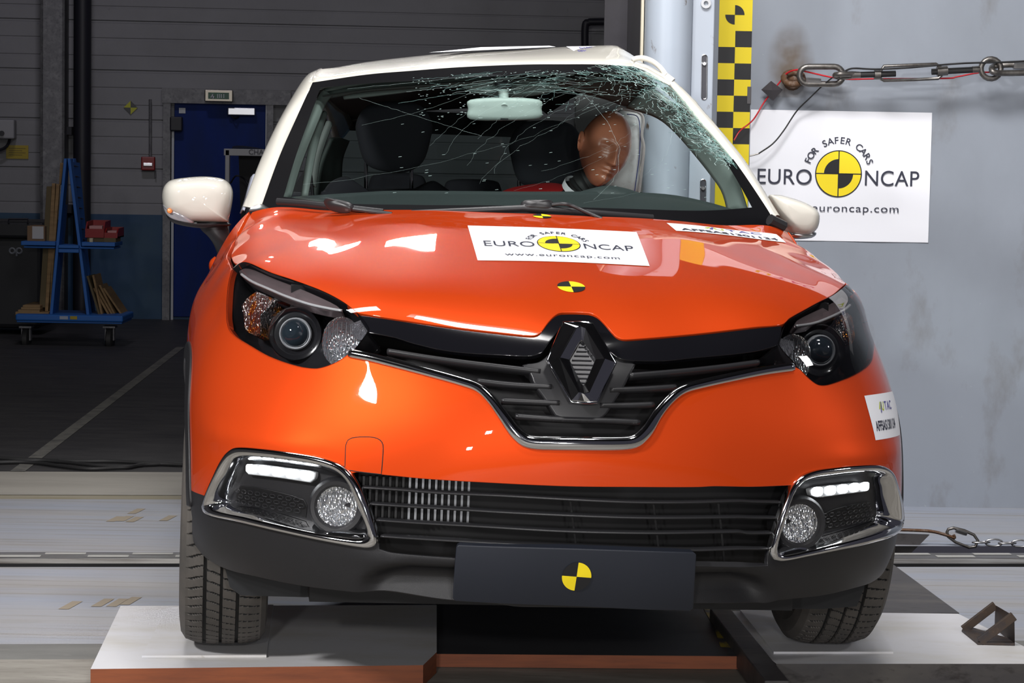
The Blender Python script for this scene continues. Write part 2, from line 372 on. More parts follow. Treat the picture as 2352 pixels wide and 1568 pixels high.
# fire call point and conduit
M['red']=mat('call_point_red',(.22,.006,.008),.4);t=empty('fire_call_point',RW@wl(340,390,.05),'red square fire call point on the wall left of the blue door','fire call point')
wchild(wbox('casing',324,360,356,391,0,.07,'red',bevel=.008),t);wchild(wbox('pull_bar',329,374,350,381,.07,.085,'closer',bevel=.003),t)
mb=MB();mb.tube([RW@wl(345,228,.03),RW@wl(345,360,.03)],.011,8);mb.tube([RW@wl(357,391,.03),RW@wl(357,408,.03)],.006,6)
o=mb.build('cable_conduit','galv');tag(o,'thin grey conduit running up from the red call point','conduit')
M['dull_yellow']=mat('dull_yellow_sign',(.34,.25,.012),.5);t=empty('notice_sign',RW@wl(40,363,.01),'yellow rectangular notice on the wall left of the column','sign')
wchild(wbox('panel',14,334,65,364,0,.012,'dull_yellow'),t)
mb=MB()
for k in range(4): wbox('',20,340+k*5,59-(k%2)*8,341.2+k*5,.012,.0135,'bpipe',mb=mb)
wchild(mb.build('printed_lines',mat('faint_print',(.18,.13,.01),.5)),t)
t=empty('junction_box',RW@wl(16,318,.05),'pale grey wall box at the left edge of the hall','electrical box')
wchild(wbox('casing',-20,275,33,318,0,.16,mat('box_grey',(.26,.26,.28),.4),bevel=.01),t)
mb=MB();mb.lathe([(.0,.0),(.02,.0),(.02,.01),(0,.01)],RW@wl(4,306,.17),RW.to_3x3()@Vector((0,-1,0)),12);wchild(mb.build('knob','bpipe'),t)
mb=MB();mb.tube(cr([RW@wl(22,320,.08),RW@wl(18,332,.1),RW@wl(8,341,.1),RW@wl(-8,346,.1)],5),.012,6);wchild(mb.build('cable','bpipe',smooth=True),t)
t=empty('wall_target',RW@wl(300,247,.01),'diamond shaped yellow and black target on the wall left of the door','target sticker')
mb=MB();c=wl(300,247,.012);h=.052
for k in range(4):
    a=[(0,h),(h,0),(0,-h),(-h,0)];p=a[k];q=a[(k+1)%4];mb.m=k%2
    mb.prism([RW@(c+Vector((0,0,0))),RW@(c+Vector((p[0],0,p[1]))),RW@(c+Vector((q[0],0,q[1])))],RW.to_3x3()@Vector((0,.011,0)))
wchild(mb.build('quarters','tblack',mats=['tblack',mat('dim_yellow',(.42,.42,.015),.5)]),t)
# dark pipe bend and dark vertical member high on the back wall behind the roof
mb=MB();mb.tube(cr([RW@wl(1344,140,.12),RW@wl(1344,62,.12),RW@wl(1352,52,.12),RW@wl(1370,50,.12),RW@wl(1500,50,.12)],6),.028,12)
o=mb.build('bent_pipe','bpipe',smooth=True);tag(o,'black bent pipe on the back wall above the car roof','pipe')
# ceiling and side walls: plain dark, outside the view but they close the hall
M['dk']=mat('dark_roof',(.03,.03,.035),.8)
newobj('ceiling',[FR@Vector(p) for p in ((-9,-4,6.5),(9,-4,6.5),(9,20,6.5),(-9,20,6.5))],[(0,3,2,1)],'dk')['kind']='structure'
newobj('wall_left',[FR@Vector(p) for p in ((-7,-3,0),(-7,20,0),(-7,20,6.5),(-7,-3,6.5))],[(0,1,2,3)],'wallp')['kind']='structure'
# ---------------- barrier block (grey steel face) at right
BY=8.9;BYAW=.02
BW=Matrix.Translation((.6,8.876,0))@Matrix.Rotation(BYAW,4,'Z');BWI=BW.inverted()
def bl_(u,v,d=0.0):
    c=BWI@Vector(CAM);r=BWI.to_3x3()@Vector(ray(u,v));k=(-d-c.y)/r.y;return c+r*k
M['barrier']=mat('grey_blue_barrier',(.285,.315,.365),.42,.0,noise=[(1.1,(.24,.265,.305),.42,.68,(1,1,.6)),(5,(.20,.205,.215),.58,.75,(1,1,.5)),(45,(.38,.40,.43),.70,.8,(1,1,1))],bump=(2,.12,(1,1,1)))
xl=bl_(1480,200).x
mb=MB();mb.prism([BW@Vector(p) for p in ((xl,0,0),(6,0,0),(6,0,2.42),(xl,0,2.42))],BW.to_3x3()@Vector((0,.4,0)))
mb.build('wall_right','barrier')['kind']='structure'
# dark plate left of the pole
M['dplate']=mat('dark_plate',(.028,.026,.032),.55,noise=[(2,(.05,.045,.06),.45,.7,(1,1,1))])
o=wbox('back_plate',1340,-60,1482,700,0,.0,'dplate') if False else None
def bbox(name,u0,v0,u1,v1,d0,d1,m,parent=None,bevel=0,mb=None):
    a=bl_(u0,v1,d1);b=bl_(u1,v0,d1);P=[(a.x,-d1,a.z),(b.x,-d1,a.z),(b.x,-d1,b.z),(a.x,-d1,b.z)]
    t=mb or MB();t.prism([BW@Vector(p) for p in P],BW.to_3x3()@Vector((0,d1-d0,0)))
    if mb:return mb
    return t.build(name,m,parent,bevel=bevel)
# the pole: rounded column with mounting flange and slots
M['pole']=mat('pole_paint',(.37,.425,.50),.42,.05,noise=[(2,(.36,.395,.45),.4,.7,(1,1,.3)),(14,(.12,.085,.06),.64,.70,(1,1,.6))])
t=empty('impact_pole',BW@bl_(1560,900,.5),'rigid grey steel pole with slotted mounting flange against the car side','pole')
PD=.85   # pole stands in front of the block face
xa=bl_(1481,200,PD).x;xb=bl_(1590,200,PD).x;xc=bl_(1641,200,PD).x
cxp=(xa+xb)/2;rp=(xb-xa)/2
mb=MB();sec=[(xa,.0)]
prof=[(xa,-PD+.06)]+[(cxp-rp*math.cos(a),-PD+.06-.085*math.sin(a)) for a in np.linspace(0,math.pi,22)]+[(xb,-PD+.06)]
prof=[(xa,-.002)]+prof[1:-1]+[(xb,-.30)]
V=[];F=[]
for zz in (.0,2.42):
    for p in prof:V.append(BW@Vector((p[0],p[1],zz)))
n=len(prof)
F=[(i,i+1,n+i+1,n+i) for i in range(n-1)]
o=newobj('pole_shell',V,F,'pole',smooth=True);o.data.set_sharp_from_angle(angle=math.radians(35));wchild(o,t)
mb=MB();P=[(xb,-PD+.05,0),(xc,-PD+.05,0),(xc,-.002,0),(xb,-.002,0)]
mb.prism([BW@Vector(p) for p in P],(0,0,2.42));wchild(mb.build('mounting_flange','pole',bevel=.004),t)
mb=MB();P=[(xa-.012,-PD+.07,0),(xa-.003,-PD+.07,0),(xa-.003,-PD+.11,0),(xa-.012,-PD+.11,0)];mb.prism([BW@Vector(p) for p in P],(0,0,2.42))
wchild(mb.build('edge_seal',mat('cream_seal',(.50,.46,.36),.6)),t)
mb=MB();mb.prism([BW@Vector(p) for p in ((xa-.008,-PD+.115,0),(xa-.002,-PD+.115,0),(xa-.002,-.005,0),(xa-.008,-.005,0))],(0,0,2.42));wchild(mb.build('side_plate','dplate'),t)  # dark sheet laid over the pole's left side to darken it
def slot(u,v0,v1,w):
    d=PD-.05;a=bl_(u,v0,d);b=bl_(u-1,v1,d);r=w
    pts=[(a.x+r*math.cos(q),a.z-r+r*math.sin(q)) for q in np.linspace(0,math.pi,9)]+[(b.x-r*math.cos(q),b.z+r-r*math.sin(q)) for q in np.linspace(0,math.pi,9)]
    m1=MB();m1.prism([BW@Vector((p[0],-d-.0015,p[1])) for p in pts],BW.to_3x3()@Vector((0,.002,0)));wchild(m1.build('slot',mat('slot_dark',(.06,.06,.07),.5,.3)),t)
    m2=MB();m2.tube([BW@Vector((p[0],-d-.002,p[1])) for p in pts],.0022,6,closed=True);wchild(m2.build('slot_rim','silver',smooth=True),t)
    m3=MB();m3.lathe([(0,.006),(.006,.006),(.007,0)],BW@Vector((a.x,-d-.002,a.z-.03)),BW.to_3x3()@Vector((0,-1,0)),12);wchild(m3.build('bolt','silver'),t)
slot(1618,126,228,.009);slot(1615,412,500,.009)
m3=MB();m3.lathe([(.008,.006),(.008,.010),(.017,.010),(.018,0)],BW@bl_(1621,8,PD-.05),BW.to_3x3()@Vector((0,-1,0)),20);wchild(m3.build('bolt_ring','silver',smooth=True),t)
# dark sheet behind the pole edge
xg=bl_(1478,200,.3).x
mb=MB();a=at(1388,60,9.4);b=at(1478,400,9.4)
mb.prism([(a.x-.0,9.4,.2),(b.x,9.4,.2),(b.x,9.4,2.42),(a.x-.0,9.4,2.42)],(0,.03,0))
o=mb.build('barrier_side_plate','dplate');tag(o,'dark plate edge just left of the grey pole','steel plate')
# checker tape
def decal(name,mw,layers,base,parent=None,dz=.0006,scale=1.0):
    pass
tp=empty('checker_tape',BW@bl_(1680,480,.01),'yellow and black chequered measuring tape strip beside the pole','tape')
mb=MB();x0=bl_(1648,200,.003).x;x1=bl_(1724,200,.003).x;xm=(x0+x1)/2
ztop=bl_(1690,-30,.003).z
rows=[-60]+[71,108.5,145.5,182,219,257,294.5,331]
z71=bl_(1690,71,.003).z;pit=(bl_(1690,71,.003).z-bl_(1690,331,.003).z)/7
mats=['yellow','tblack']
mb.m=0;mb.add([BW@Vector(p) for p in ((x0,-.003,z71),(x1,-.003,z71),(x1,-.003,2.42),(x0,-.003,2.42))],[(0,1,2,3)])
for k in range(7):
    za=z71-pit*k;zb_=za-pit
    for c,(p,q) in enumerate(((x0,xm),(xm,x1))):
        mb.m=1 if (k+c)%2==1 else 0
        mb.add([BW@Vector(v) for v in ((p,-.003,zb_),(q,-.003,zb_),(q,-.003,za),(p,-.003,za))],[(0,1,2,3)])
mb.m=0;zz=z71-7*pit;mb.add([BW@Vector(v) for v in ((x0,-.003,zz-.75),(x1,-.003,zz-.75),(x1,-.003,zz),(x0,-.003,zz))],[(0,1,2,3)])
o=mb.build('tape_strip','yellow',mats=mats);so=o.modifiers.new('s','SOLIDIFY');so.thickness=.002;so.offset=-1;wchild(o,tp)
mb=MB();c=bl_(1688,34,.0045);r=.036
for a0 in (0,180):
    V,F=disc2(c.x,c.z,0,r,a0,a0+90);mb.add([BW@Vector((x,-.0045,z)) for x,z in V],F)
wchild(mb.build('quarter_mark','tblack'),tp)
# poster
ps=empty('poster',BW@bl_(1930,557,.004),'white poster with round yellow and black emblem on the grey wall','poster')
a=bl_(1717,557,.004);b=bl_(2143,257,.004);zt=(b.z+bl_(1718,253,.004).z)/2;zb_=bl_(2130,557,.004).z
xr=(bl_(2143,257,.004).x+bl_(2130,557,.004).x)/2
nx,nz=24,16;V=[];F=[]
for j in range(nz+1):
    for i in range(nx+1):
        x=a.x+(xr-a.x)*i/nx;z=zb_+(zt-zb_)*j/nz
        V.append(BW@Vector((x,-.0035-.0012*math.sin(x*23+z*9)-.001*math.sin(z*31-x*5),z)))
for j in range(nz):
    for i in range(nx):F.append((j*(nx+1)+i,j*(nx+1)+i+1,(j+1)*(nx+1)+i+1,(j+1)*(nx+1)+i))
o=newobj('paper_sheet',V,F,'paper',smooth=True);wchild(o,ps)
EM=emblem()
c=bl_(1926,399,.008);sc=(bl_(2117,410,.008).x-bl_(1740,410,.008).x)/2
def flat_layers(L,place,name,parent,h0=.0004):
    mb=MB();keys=[]
    for (k,h,V,F) in L:
        if k not in keys:keys.append(k)
        mb.m=keys.index(k);mb.add([place(x,y,h*h0) for x,y in V],F)
    o=mb.build(name,keys[0],mats=keys);return wchild(o,parent) if parent else o
flat_layers(EM,lambda x,y,h:BW@Vector((c.x+x*sc,-.0065-h,c.z+y*sc)),'printed_emblem',ps,.0005)
# ---------------- tensioner chain to the wall
M['steelc']=mat('dull_forged_steel',(.20,.19,.18),.38,.85,noise=[(40,(.12,.11,.10),.4,.7,(1,1,1))])
M['steel2']=mat('bright_steel',(.42,.42,.43),.3,.9)
M['rust']=mat('rusty_steel',(.12,.06,.03),.7,.3,noise=[(60,(.22,.17,.14),.5,.7,(1,1,1))])
M['rubber']=mat('black_rubber',(.015,.015,.016),.6)
M['redw']=mat('red_wire',(.55,.01,.02),.4)
DC=.14
def bp(u,v,d=DC): return BW@bl_(u,v,d)
t=empty('tension_chain',bp(1820,175,0),'heavy forged shackle and turnbuckle chain fixed to the grey wall','chain')
mb=MB();an=bp(1822,168,.02)
mb.tube([bp(1822+22*math.cos(a),180+14*math.sin(a),.03+.03*(1+math.sin(a*1.0))) for a in np.linspace(0,2*math.pi,16)[:-1]],.012,10,closed=True)
mb.lathe([(.0,.035),(.028,.03),(.036,0)],bp(1820,186,0),BW.to_3x3()@Vector((0,-1,0)),14)
wchild(mb.build('anchor_ring','rust',smooth=True),t)
def oval(u0,u1,vc,h,d0,tilt=0,n=10,flip=False):
    pts=[];r=h/2
    for a in np.linspace(-90,90,n): pts.append((u1-r+r*math.cos(math.radians(a)),r*math.sin(math.radians(a))))
    for a in np.linspace(90,270,n): pts.append((u0+r+r*math.cos(math.radians(a)),r*math.sin(math.radians(a))))
    return [bp(p[0],vc+p[1]+tilt*(p[0]-u0),d0) for p in pts] if not flip else [bp(p[0],vc+tilt*(p[0]-u0)+p[1]*.12,d0+p[1]*.0016) for p in pts]
mb=MB();mb.tube(oval(1836,1936,173,40,.10,.0),.0115,10,closed=True);wchild(mb.build('quick_link','steelc',smooth=True),t)
mb=MB();mb.lathe([(.0,-.028),(.012,-.028),(.013,-.02),(.013,.02),(.012,.028),(0,.028)],bp(1868,187,.10),BW.to_3x3()@Vector((1,0,-.05)),6);wchild(mb.build('link_nut','steel2'),t)
mb=MB();mb.tube(cr([bp(1965,170),bp(1930,170,.155),bp(1918,173,.13),bp(1930,177,.105),bp(1965,174)],6),.0105,10)
mb.tube([bp(1955,172),bp(1976,172)],[.014,.012],12);wchild(mb.build('eye_bolt','steelc',smooth=True),t)
mb=MB();mb.tube([bp(1974,172),bp(2057,169)],.0115,14);wchild(mb.build('threaded_rod','rubber',smooth=True),t)
mb=MB();mb.tube([bp(2008,172),bp(2022,172)],.018,14)
mb.tube([bp(2022,164),bp(2030,152),bp(2100,149),bp(2150,147),bp(2163,156)],.006,8);mb.tube([bp(2022,180),bp(2030,185),bp(2100,183),bp(2155,180),bp(2163,172)],.006,8)
mb.tube([bp(2152,164),bp(2176,162)],.018,14);wchild(mb.build('turnbuckle_body','steelc',smooth=True),t)
mb=MB();mb.tube([bp(2140,165),bp(2240,160)],.0115,14);wchild(mb.build('threaded_rod','rubber',smooth=True),t)
mb=MB();mb.tube([bp(2233,160),bp(2250,159)],.0125,12);mb.tube([bp(2276+23*math.cos(a),158+23*math.sin(a)) for a in np.linspace(0,2*math.pi,18)[:-1]],.0105,10,closed=True);wchild(mb.build('ring_bolt','steelc',smooth=True),t)
mb=MB();mb.tube(cr([bp(2400,148),bp(2310,149,.13),bp(2282,153,.12),bp(2278,160,.15),bp(2284,166,.16),bp(2310,168,.15),bp(2400,166)],6),.0115,10);wchild(mb.build('shackle','steelc',smooth=True),t)
mb=MB();mb.lathe([(.0,-.04),(.016,-.04),(.017,-.03),(.017,.03),(.016,.04),(0,.04)],bp(2352,150),BW.to_3x3()@Vector((1,0,0)),6);wchild(mb.build('link_nut','steel2'),t)
mb=MB();mb.tube(cr([bp(1939,164,.15),bp(1960,157,.16),bp(2010,159,.16),bp(2080,156,.17),bp(2150,150,.17),bp(2220,145,.17),bp(2300,143,.17),bp(2400,138,.17)],6),.0035,8)
o=mb.build('black_cable','rubber',smooth=True);tag(o,'thin black cable lying along the top of the wall chain','cable')
mb=MB();mb.tube(cr([bp(1686,322,.05),bp(1700,300,.04),bp(1730,275,.03),bp(1757,232,.02),bp(1790,190,.04),bp(1808,168,.06),bp(1832,160,.09),bp(1850,164,.09),bp(1912,178,.09),bp(1950,182,.09),bp(2010,181,.09),bp(2170,180,.09),bp(2200,176,.09),bp(2260,166,.09),bp(2330,170,.09),bp(2400,178,.09)],6),.003,8)
o=mb.build('red_wire','redw',smooth=True);tag(o,'red wire running down from the chain anchor to the car','wire')
mb=MB();mb.tube(cr([bp(1912,178,.13),bp(1890,196,.1),bp(1860,225,.07),bp(1830,255,.04),bp(1800,300,.04),bp(1775,330,.05),bp(1742,353,.06)],6),.0028,8)
o=mb.build('black_wire','rubber',smooth=True);tag(o,'thin black wire curving down in front of the poster','wire')
mb=MB();mb.tube([bp(1742,353,.06),bp(1722,358,.06)],.0028,8);o=mb.build('wire_clip','steelc');tag(o,'small silver crocodile clip at the end of the black wire','clip')
mb=MB();P=[bl_(1749,206,.03),bl_(1771,186,.045),bl_(1797,206,.03),bl_(1776,231,.045)]
V=[BW@p for p in P]+[BW@bl_(1773,207,.055)];F=[(0,1,4),(1,2,4),(2,3,4),(3,0,4)]
o=newobj('tape_patch',V,F,mat('dark_grey_tape',(.06,.055,.06),.35));o.modifiers.new('s','SOLIDIFY').thickness=.002;tag(o,'crumpled dark grey tape square holding the red wire','tape')
o=bbox('tape_tab',1716,199,1726,238,.003,.006,mat('grey_tab',(.10,.095,.10),.4));tag(o,'small dark tape tab at the right edge of the chequered strip','tape')
# burn mark round the anchor: its own thin scorched film on the steel
sm=bpy.data.materials.new('scorch');sm.use_nodes=True;nt=sm.node_tree;b=nt.nodes['Principled BSDF'];b.inputs['Base Color'].default_value=(.17,.11,.055,1);b.inputs['Roughness'].default_value=.7
tc=nt.nodes.new('ShaderNodeTexCoord');g=nt.nodes.new('ShaderNodeTexGradient');g.gradient_type='SPHERICAL';mp=nt.nodes.new('ShaderNodeMapping');mp.vector_type='POINT'
mp.inputs['Location'].default_value=(0,0,0);mp.inputs['Scale'].default_value=(10,1,5.5);nt.links.new(tc.outputs['Object'],mp.inputs[0]);nt.links.new(mp.outputs[0],g.inputs[0])
nz_=nt.nodes.new('ShaderNodeTexNoise');nz_.inputs['Scale'].default_value=18;nt.links.new(tc.outputs['Object'],nz_.inputs['Vector'])
mu=nt.nodes.new('ShaderNodeMath');mu.operation='MULTIPLY';nt.links.new(g.outputs[0],mu.inputs[0]);nt.links.new(nz_.outputs[0],mu.inputs[1])
mr=nt.nodes.new('ShaderNodeMapRange');mr.inputs[1].default_value=.02;mr.inputs[2].default_value=.45;mr.inputs[4].default_value=.55;nt.links.new(mu.outputs[0],mr.inputs[0]);nt.links.new(mr.outputs[0],b.inputs['Alpha'])
c=BW@bl_(1815,150,.0015)
o=newobj('scorch_mark',[(-.12,0,-.12),(.12,0,-.12),(.12,0,.20),(-.12,0,.20)],[(0,1,2,3)],sm);o.location=c;o.rotation_euler=(0,0,BYAW);tag(o,'brown scorched patch on the wall around the chain anchor','burn mark',kind='stuff')
# ---------------- boards under the wheels
M['wply']=mat('white_painted_ply',(.66,.66,.69),.5,noise=[(3,(.56,.54,.50),.45,.7,(.6,1.5,1)),(30,(.36,.33,.28),.66,.8,(.5,2,1))])
M['bedge']=mat('redbrown_ply_edge',(.26,.072,.025),.6,noise=[(20,(.18,.05,.02),.4,.7,(.3,1,4))])
M['dply']=mat('dark_ply',(.055,.055,.06),.5,noise=[(4,(.04,.04,.045),.4,.7,(1,2,1))])
M['yply']=mat('yellow_stain',(.40,.30,.02),.5,noise=[(5,(.055,.055,.06),.45,.55,(1,1,1))])
M['splate']=mat('dark_steel_plate',(.075,.07,.072),.5,.2,noise=[(5,(.12,.11,.10),.5,.72,(.4,2,1)),(30,(.035,.03,.03),.55,.7,(.4,2,1))])
def board(name,pts,z0,z1,top,edge,label,cat='board',group=None):
    P=[ground(u,v,z1) for u,v in pts];n=len(P);V=P+[Vector((p.x,p.y,z0)) for p in P]
    F=[tuple(range(n))]+[(i,n+i,n+(i+1)%n,(i+1)%n) for i in range(n)]+[tuple(range(2*n-1,n-1,-1))]
    o=newobj(name,V,F,top,mats=[top,edge],midx=[0]+[1]*n+[0]);tag(o,label,cat,group);return o
board('floor_board',[(208,1536),(972,1527),(1003,1497),(1003,1389),(277,1391)],.002,.055,'wply','bedge','white plywood board with red-brown edge under the left front wheel')
board('floor_board',[(326,1505),(612,1504),(628,1388),(386,1391)],.0555,.0615,'wply','wply','thin square white board lying on top of the left board, beneath the tyre')
board('floor_board',[(965,1501),(1748,1507),(1725,1380),(1004,1378)],.002,.036,'dply','bedge','dark board with red-brown front edge between the two wheels')
board('floor_board',[(1783,1524),(2420,1524),(2420,1496),(2352,1484),(2201,1409),(1640,1402)],.002,.055,'wply','splate','wide white board under the right front wheel reaching the right edge')
board('floor_board',[(1777,1496),(2052,1496),(1990,1400),(1700,1400)],.0555,.0615,'wply','wply','thin white sheet on the right board, directly beneath the tyre')
board('steel_plate',[(1900,1407),(2203,1407),(2052,1296),(1950,1262),(1800,1262)],.002,.008,'splate','splate','dark steel floor plate behind the right front wheel','steel plate')
mb=MB();a=ground(1655,1395,.07);b=ground(1785,1560,.07)
d=(b-a).normalized();s=d.cross(Vector((0,0,1)))*.03
mb.prism([a-s-Vector((0,0,.065)),a+s-Vector((0,0,.065)),b+s-Vector((0,0,.065)),b-s-Vector((0,0,.065))],(0,0,.062))
o=mb.build('steel_channel','splate',bevel=.003);tag(o,'dark steel channel along the left edge of the right board','steel channel')
# yellow paint stain on the dark board
P=[ground(u,v,.0375) for u,v in ((1615,1395),(1690,1395),(1725,1460),(1720,1490),(1655,1485),(1640,1440))]
o=newobj('yellow_stain',P,[(0,1,2,3,4,5)],'yply');tag(o,'yellow paint stain on the dark board beneath the bumper','paint stain',kind='stuff')
# welded steel gusset on the right board
t=empty('steel_bracket',ground(2270,1482,.056),'small rusty welded steel triangle bracket standing on the right board','bracket')
g0=ground(2209,1450,.056);g1=ground(2246,1480,.056);g2=ground(2331,1482,.056)
hh=.135
M['rsteel']=mat('brown_angle_steel',(.085,.06,.045),.55,.4,noise=[(20,(.05,.045,.05),.4,.65,(1,1,1)),(60,(.15,.10,.07),.6,.75,(1,1,1))])
top1=at(2287,1390,g0.y+.02);top2=at(2330,1415,g2.y)
def bar(a,b,w,th,name):
    a=Vector(a);b=Vector(b);d=(b-a).normalized();s=d.cross(Vector((0,1,0))).normalized()
    mb=MB();mb.prism([a-s*w/2,b-s*w/2,b+s*w/2,a+s*w/2],(0,th,0));return wchild(mb.build(name,'rsteel',bevel=.0015),t)
bar(g0+Vector((.005,0,.004)),top1,.022,.012,'angle_bar')
bar(g1+Vector((.005,-.0,.006)),top2,.024,.012,'angle_bar')
mb=MB();mb.prism([g0,g1,g2,g2+Vector((.0,.06,0)),g0+Vector((.03,.04,0))],(0,0,.006));wchild(mb.build('base_plate','rsteel'),t)
mb=MB();mb.prism([top1,top2,g2,Vector((top1.x,top1.y,.062))],(0,.006,0));wchild(mb.build('side_plate','rsteel'),t)
# ---------------- low chain at right
t=empty('floor_chain',ground(2200,1290,0),'shiny low chain with a large oval link hooked at the right','chain')
CYY=8.0
def gp(u,v,d=0): return at(u,v,CYY-d)
mb=MB();mb.tube([gp(2175,1222),gp(2178,1215),gp(2190,1212),gp(2215,1218),gp(2237,1228),gp(2246,1241),gp(2240,1255),gp(2226,1257),gp(2195,1245),gp(2178,1232)],.0055,10,closed=True);wchild(mb.build('oval_link','steelc',smooth=True),t)
mb=MB();mb.lathe([(.0,-.02),(.009,-.02),(.010,-.012),(.010,.012),(.009,.02),(0,.02)],gp(2208,1221,.0),(1,0,-.3),6);wchild(mb.build('link_nut','steel2'),t)
x=2235;k=0
while x<2420:
    v=1245+ (x-2235)*.03
    if k%2==0:
        pts=[gp(x+2+ (34 if i in(1,2) else 0),v+0,(.006 if i<2 else -.006)) for i in range(4)]
        c=[gp(x+18+20*math.cos(a),v+1.0*math.sin(a),.011*math.sin(a)) for a in np.linspace(0,2*math.pi,14)[:-1]]
    else:
        c=[gp(x+18+20*math.cos(a),v+8*math.sin(a),0) for a in np.linspace(0,2*math.pi,14)[:-1]]
    mb=MB();mb.tube(c,.0032,8,closed=True);wchild(mb.build('chain_link','steel2',smooth=True),t);x+=30;k+=1
t=empty('hook_plate',ground(2100,1292,0),'rusty steel hook bar on a dark gusset beside the low chain','hook')
mb=MB();mb.tube(cr([at(2030,1216,8.0),at(2090,1217,8.0),at(2140,1220,8.0),at(2175,1229,8.0),at(2192,1235,8.0),at(2190,1228,8.0)],5),[.007]*26 if False else .007,8,flat=.8);wchild(mb.build('hook_bar','rust',smooth=True),t)
mb=MB();mb.prism([at(2020,1224,8.0),at(2135,1228,8.0),at(2118,1245,8.0),at(2076,1286,8.0),at(2020,1286,8.0)],(0,.012,0));wchild(mb.build('gusset_plate','splate'),t)
# cables on the dark floor at left
for k,(dy,lab) in enumerate(((0,'black cable lying along the floor edge, farthest of three'),(6,'black cable lying along the floor edge, middle of three'),(12,'black cable lying along the floor edge, nearest of three'))):
    pts=[]
    for u in range(-60,430,30):
        v=1052+dy+3*math.sin(u*.02+k*2)+ (10 if u>200 else 10*max(0,(u-80))/120.) - dy*.5*(1 if u>300 else 0)
        p=ground(u,v,.009);pts.append(p)
    mb=MB();mb.tube(cr(pts,3),.008,7);o=mb.build('floor_cable','rubber',smooth=True);tag(o,lab,'cable')

# banner along the top of the block (above the frame, mirrored in the bonnet)
t=empty('banner',BW@Vector((2.0,-.01,2.2)),'white banner with coloured letters along the top of the grey barrier','banner')
mb=MB();mb.prism([BW@Vector(p) for p in ((.28,-.012,2.20),(4.6,-.012,2.20),(4.6,-.012,2.41),(.28,-.012,2.41))],BW.to_3x3()@Vector((0,.008,0)));wchild(mb.build('cloth','paper'),t)
for k in range(3):
    for i,ch in enumerate('UTAC'):
        T,Ft=textmesh(ch,.17,1,.004);o=newobj('letter',[BW@Vector((.62+k*1.3+i*.14+x,-.0135,2.30+y)) for x,y in T],Ft,'dim_or' if False else ('inkgreen' if ch=='U' else 'inkblue'));wchild(o,t)

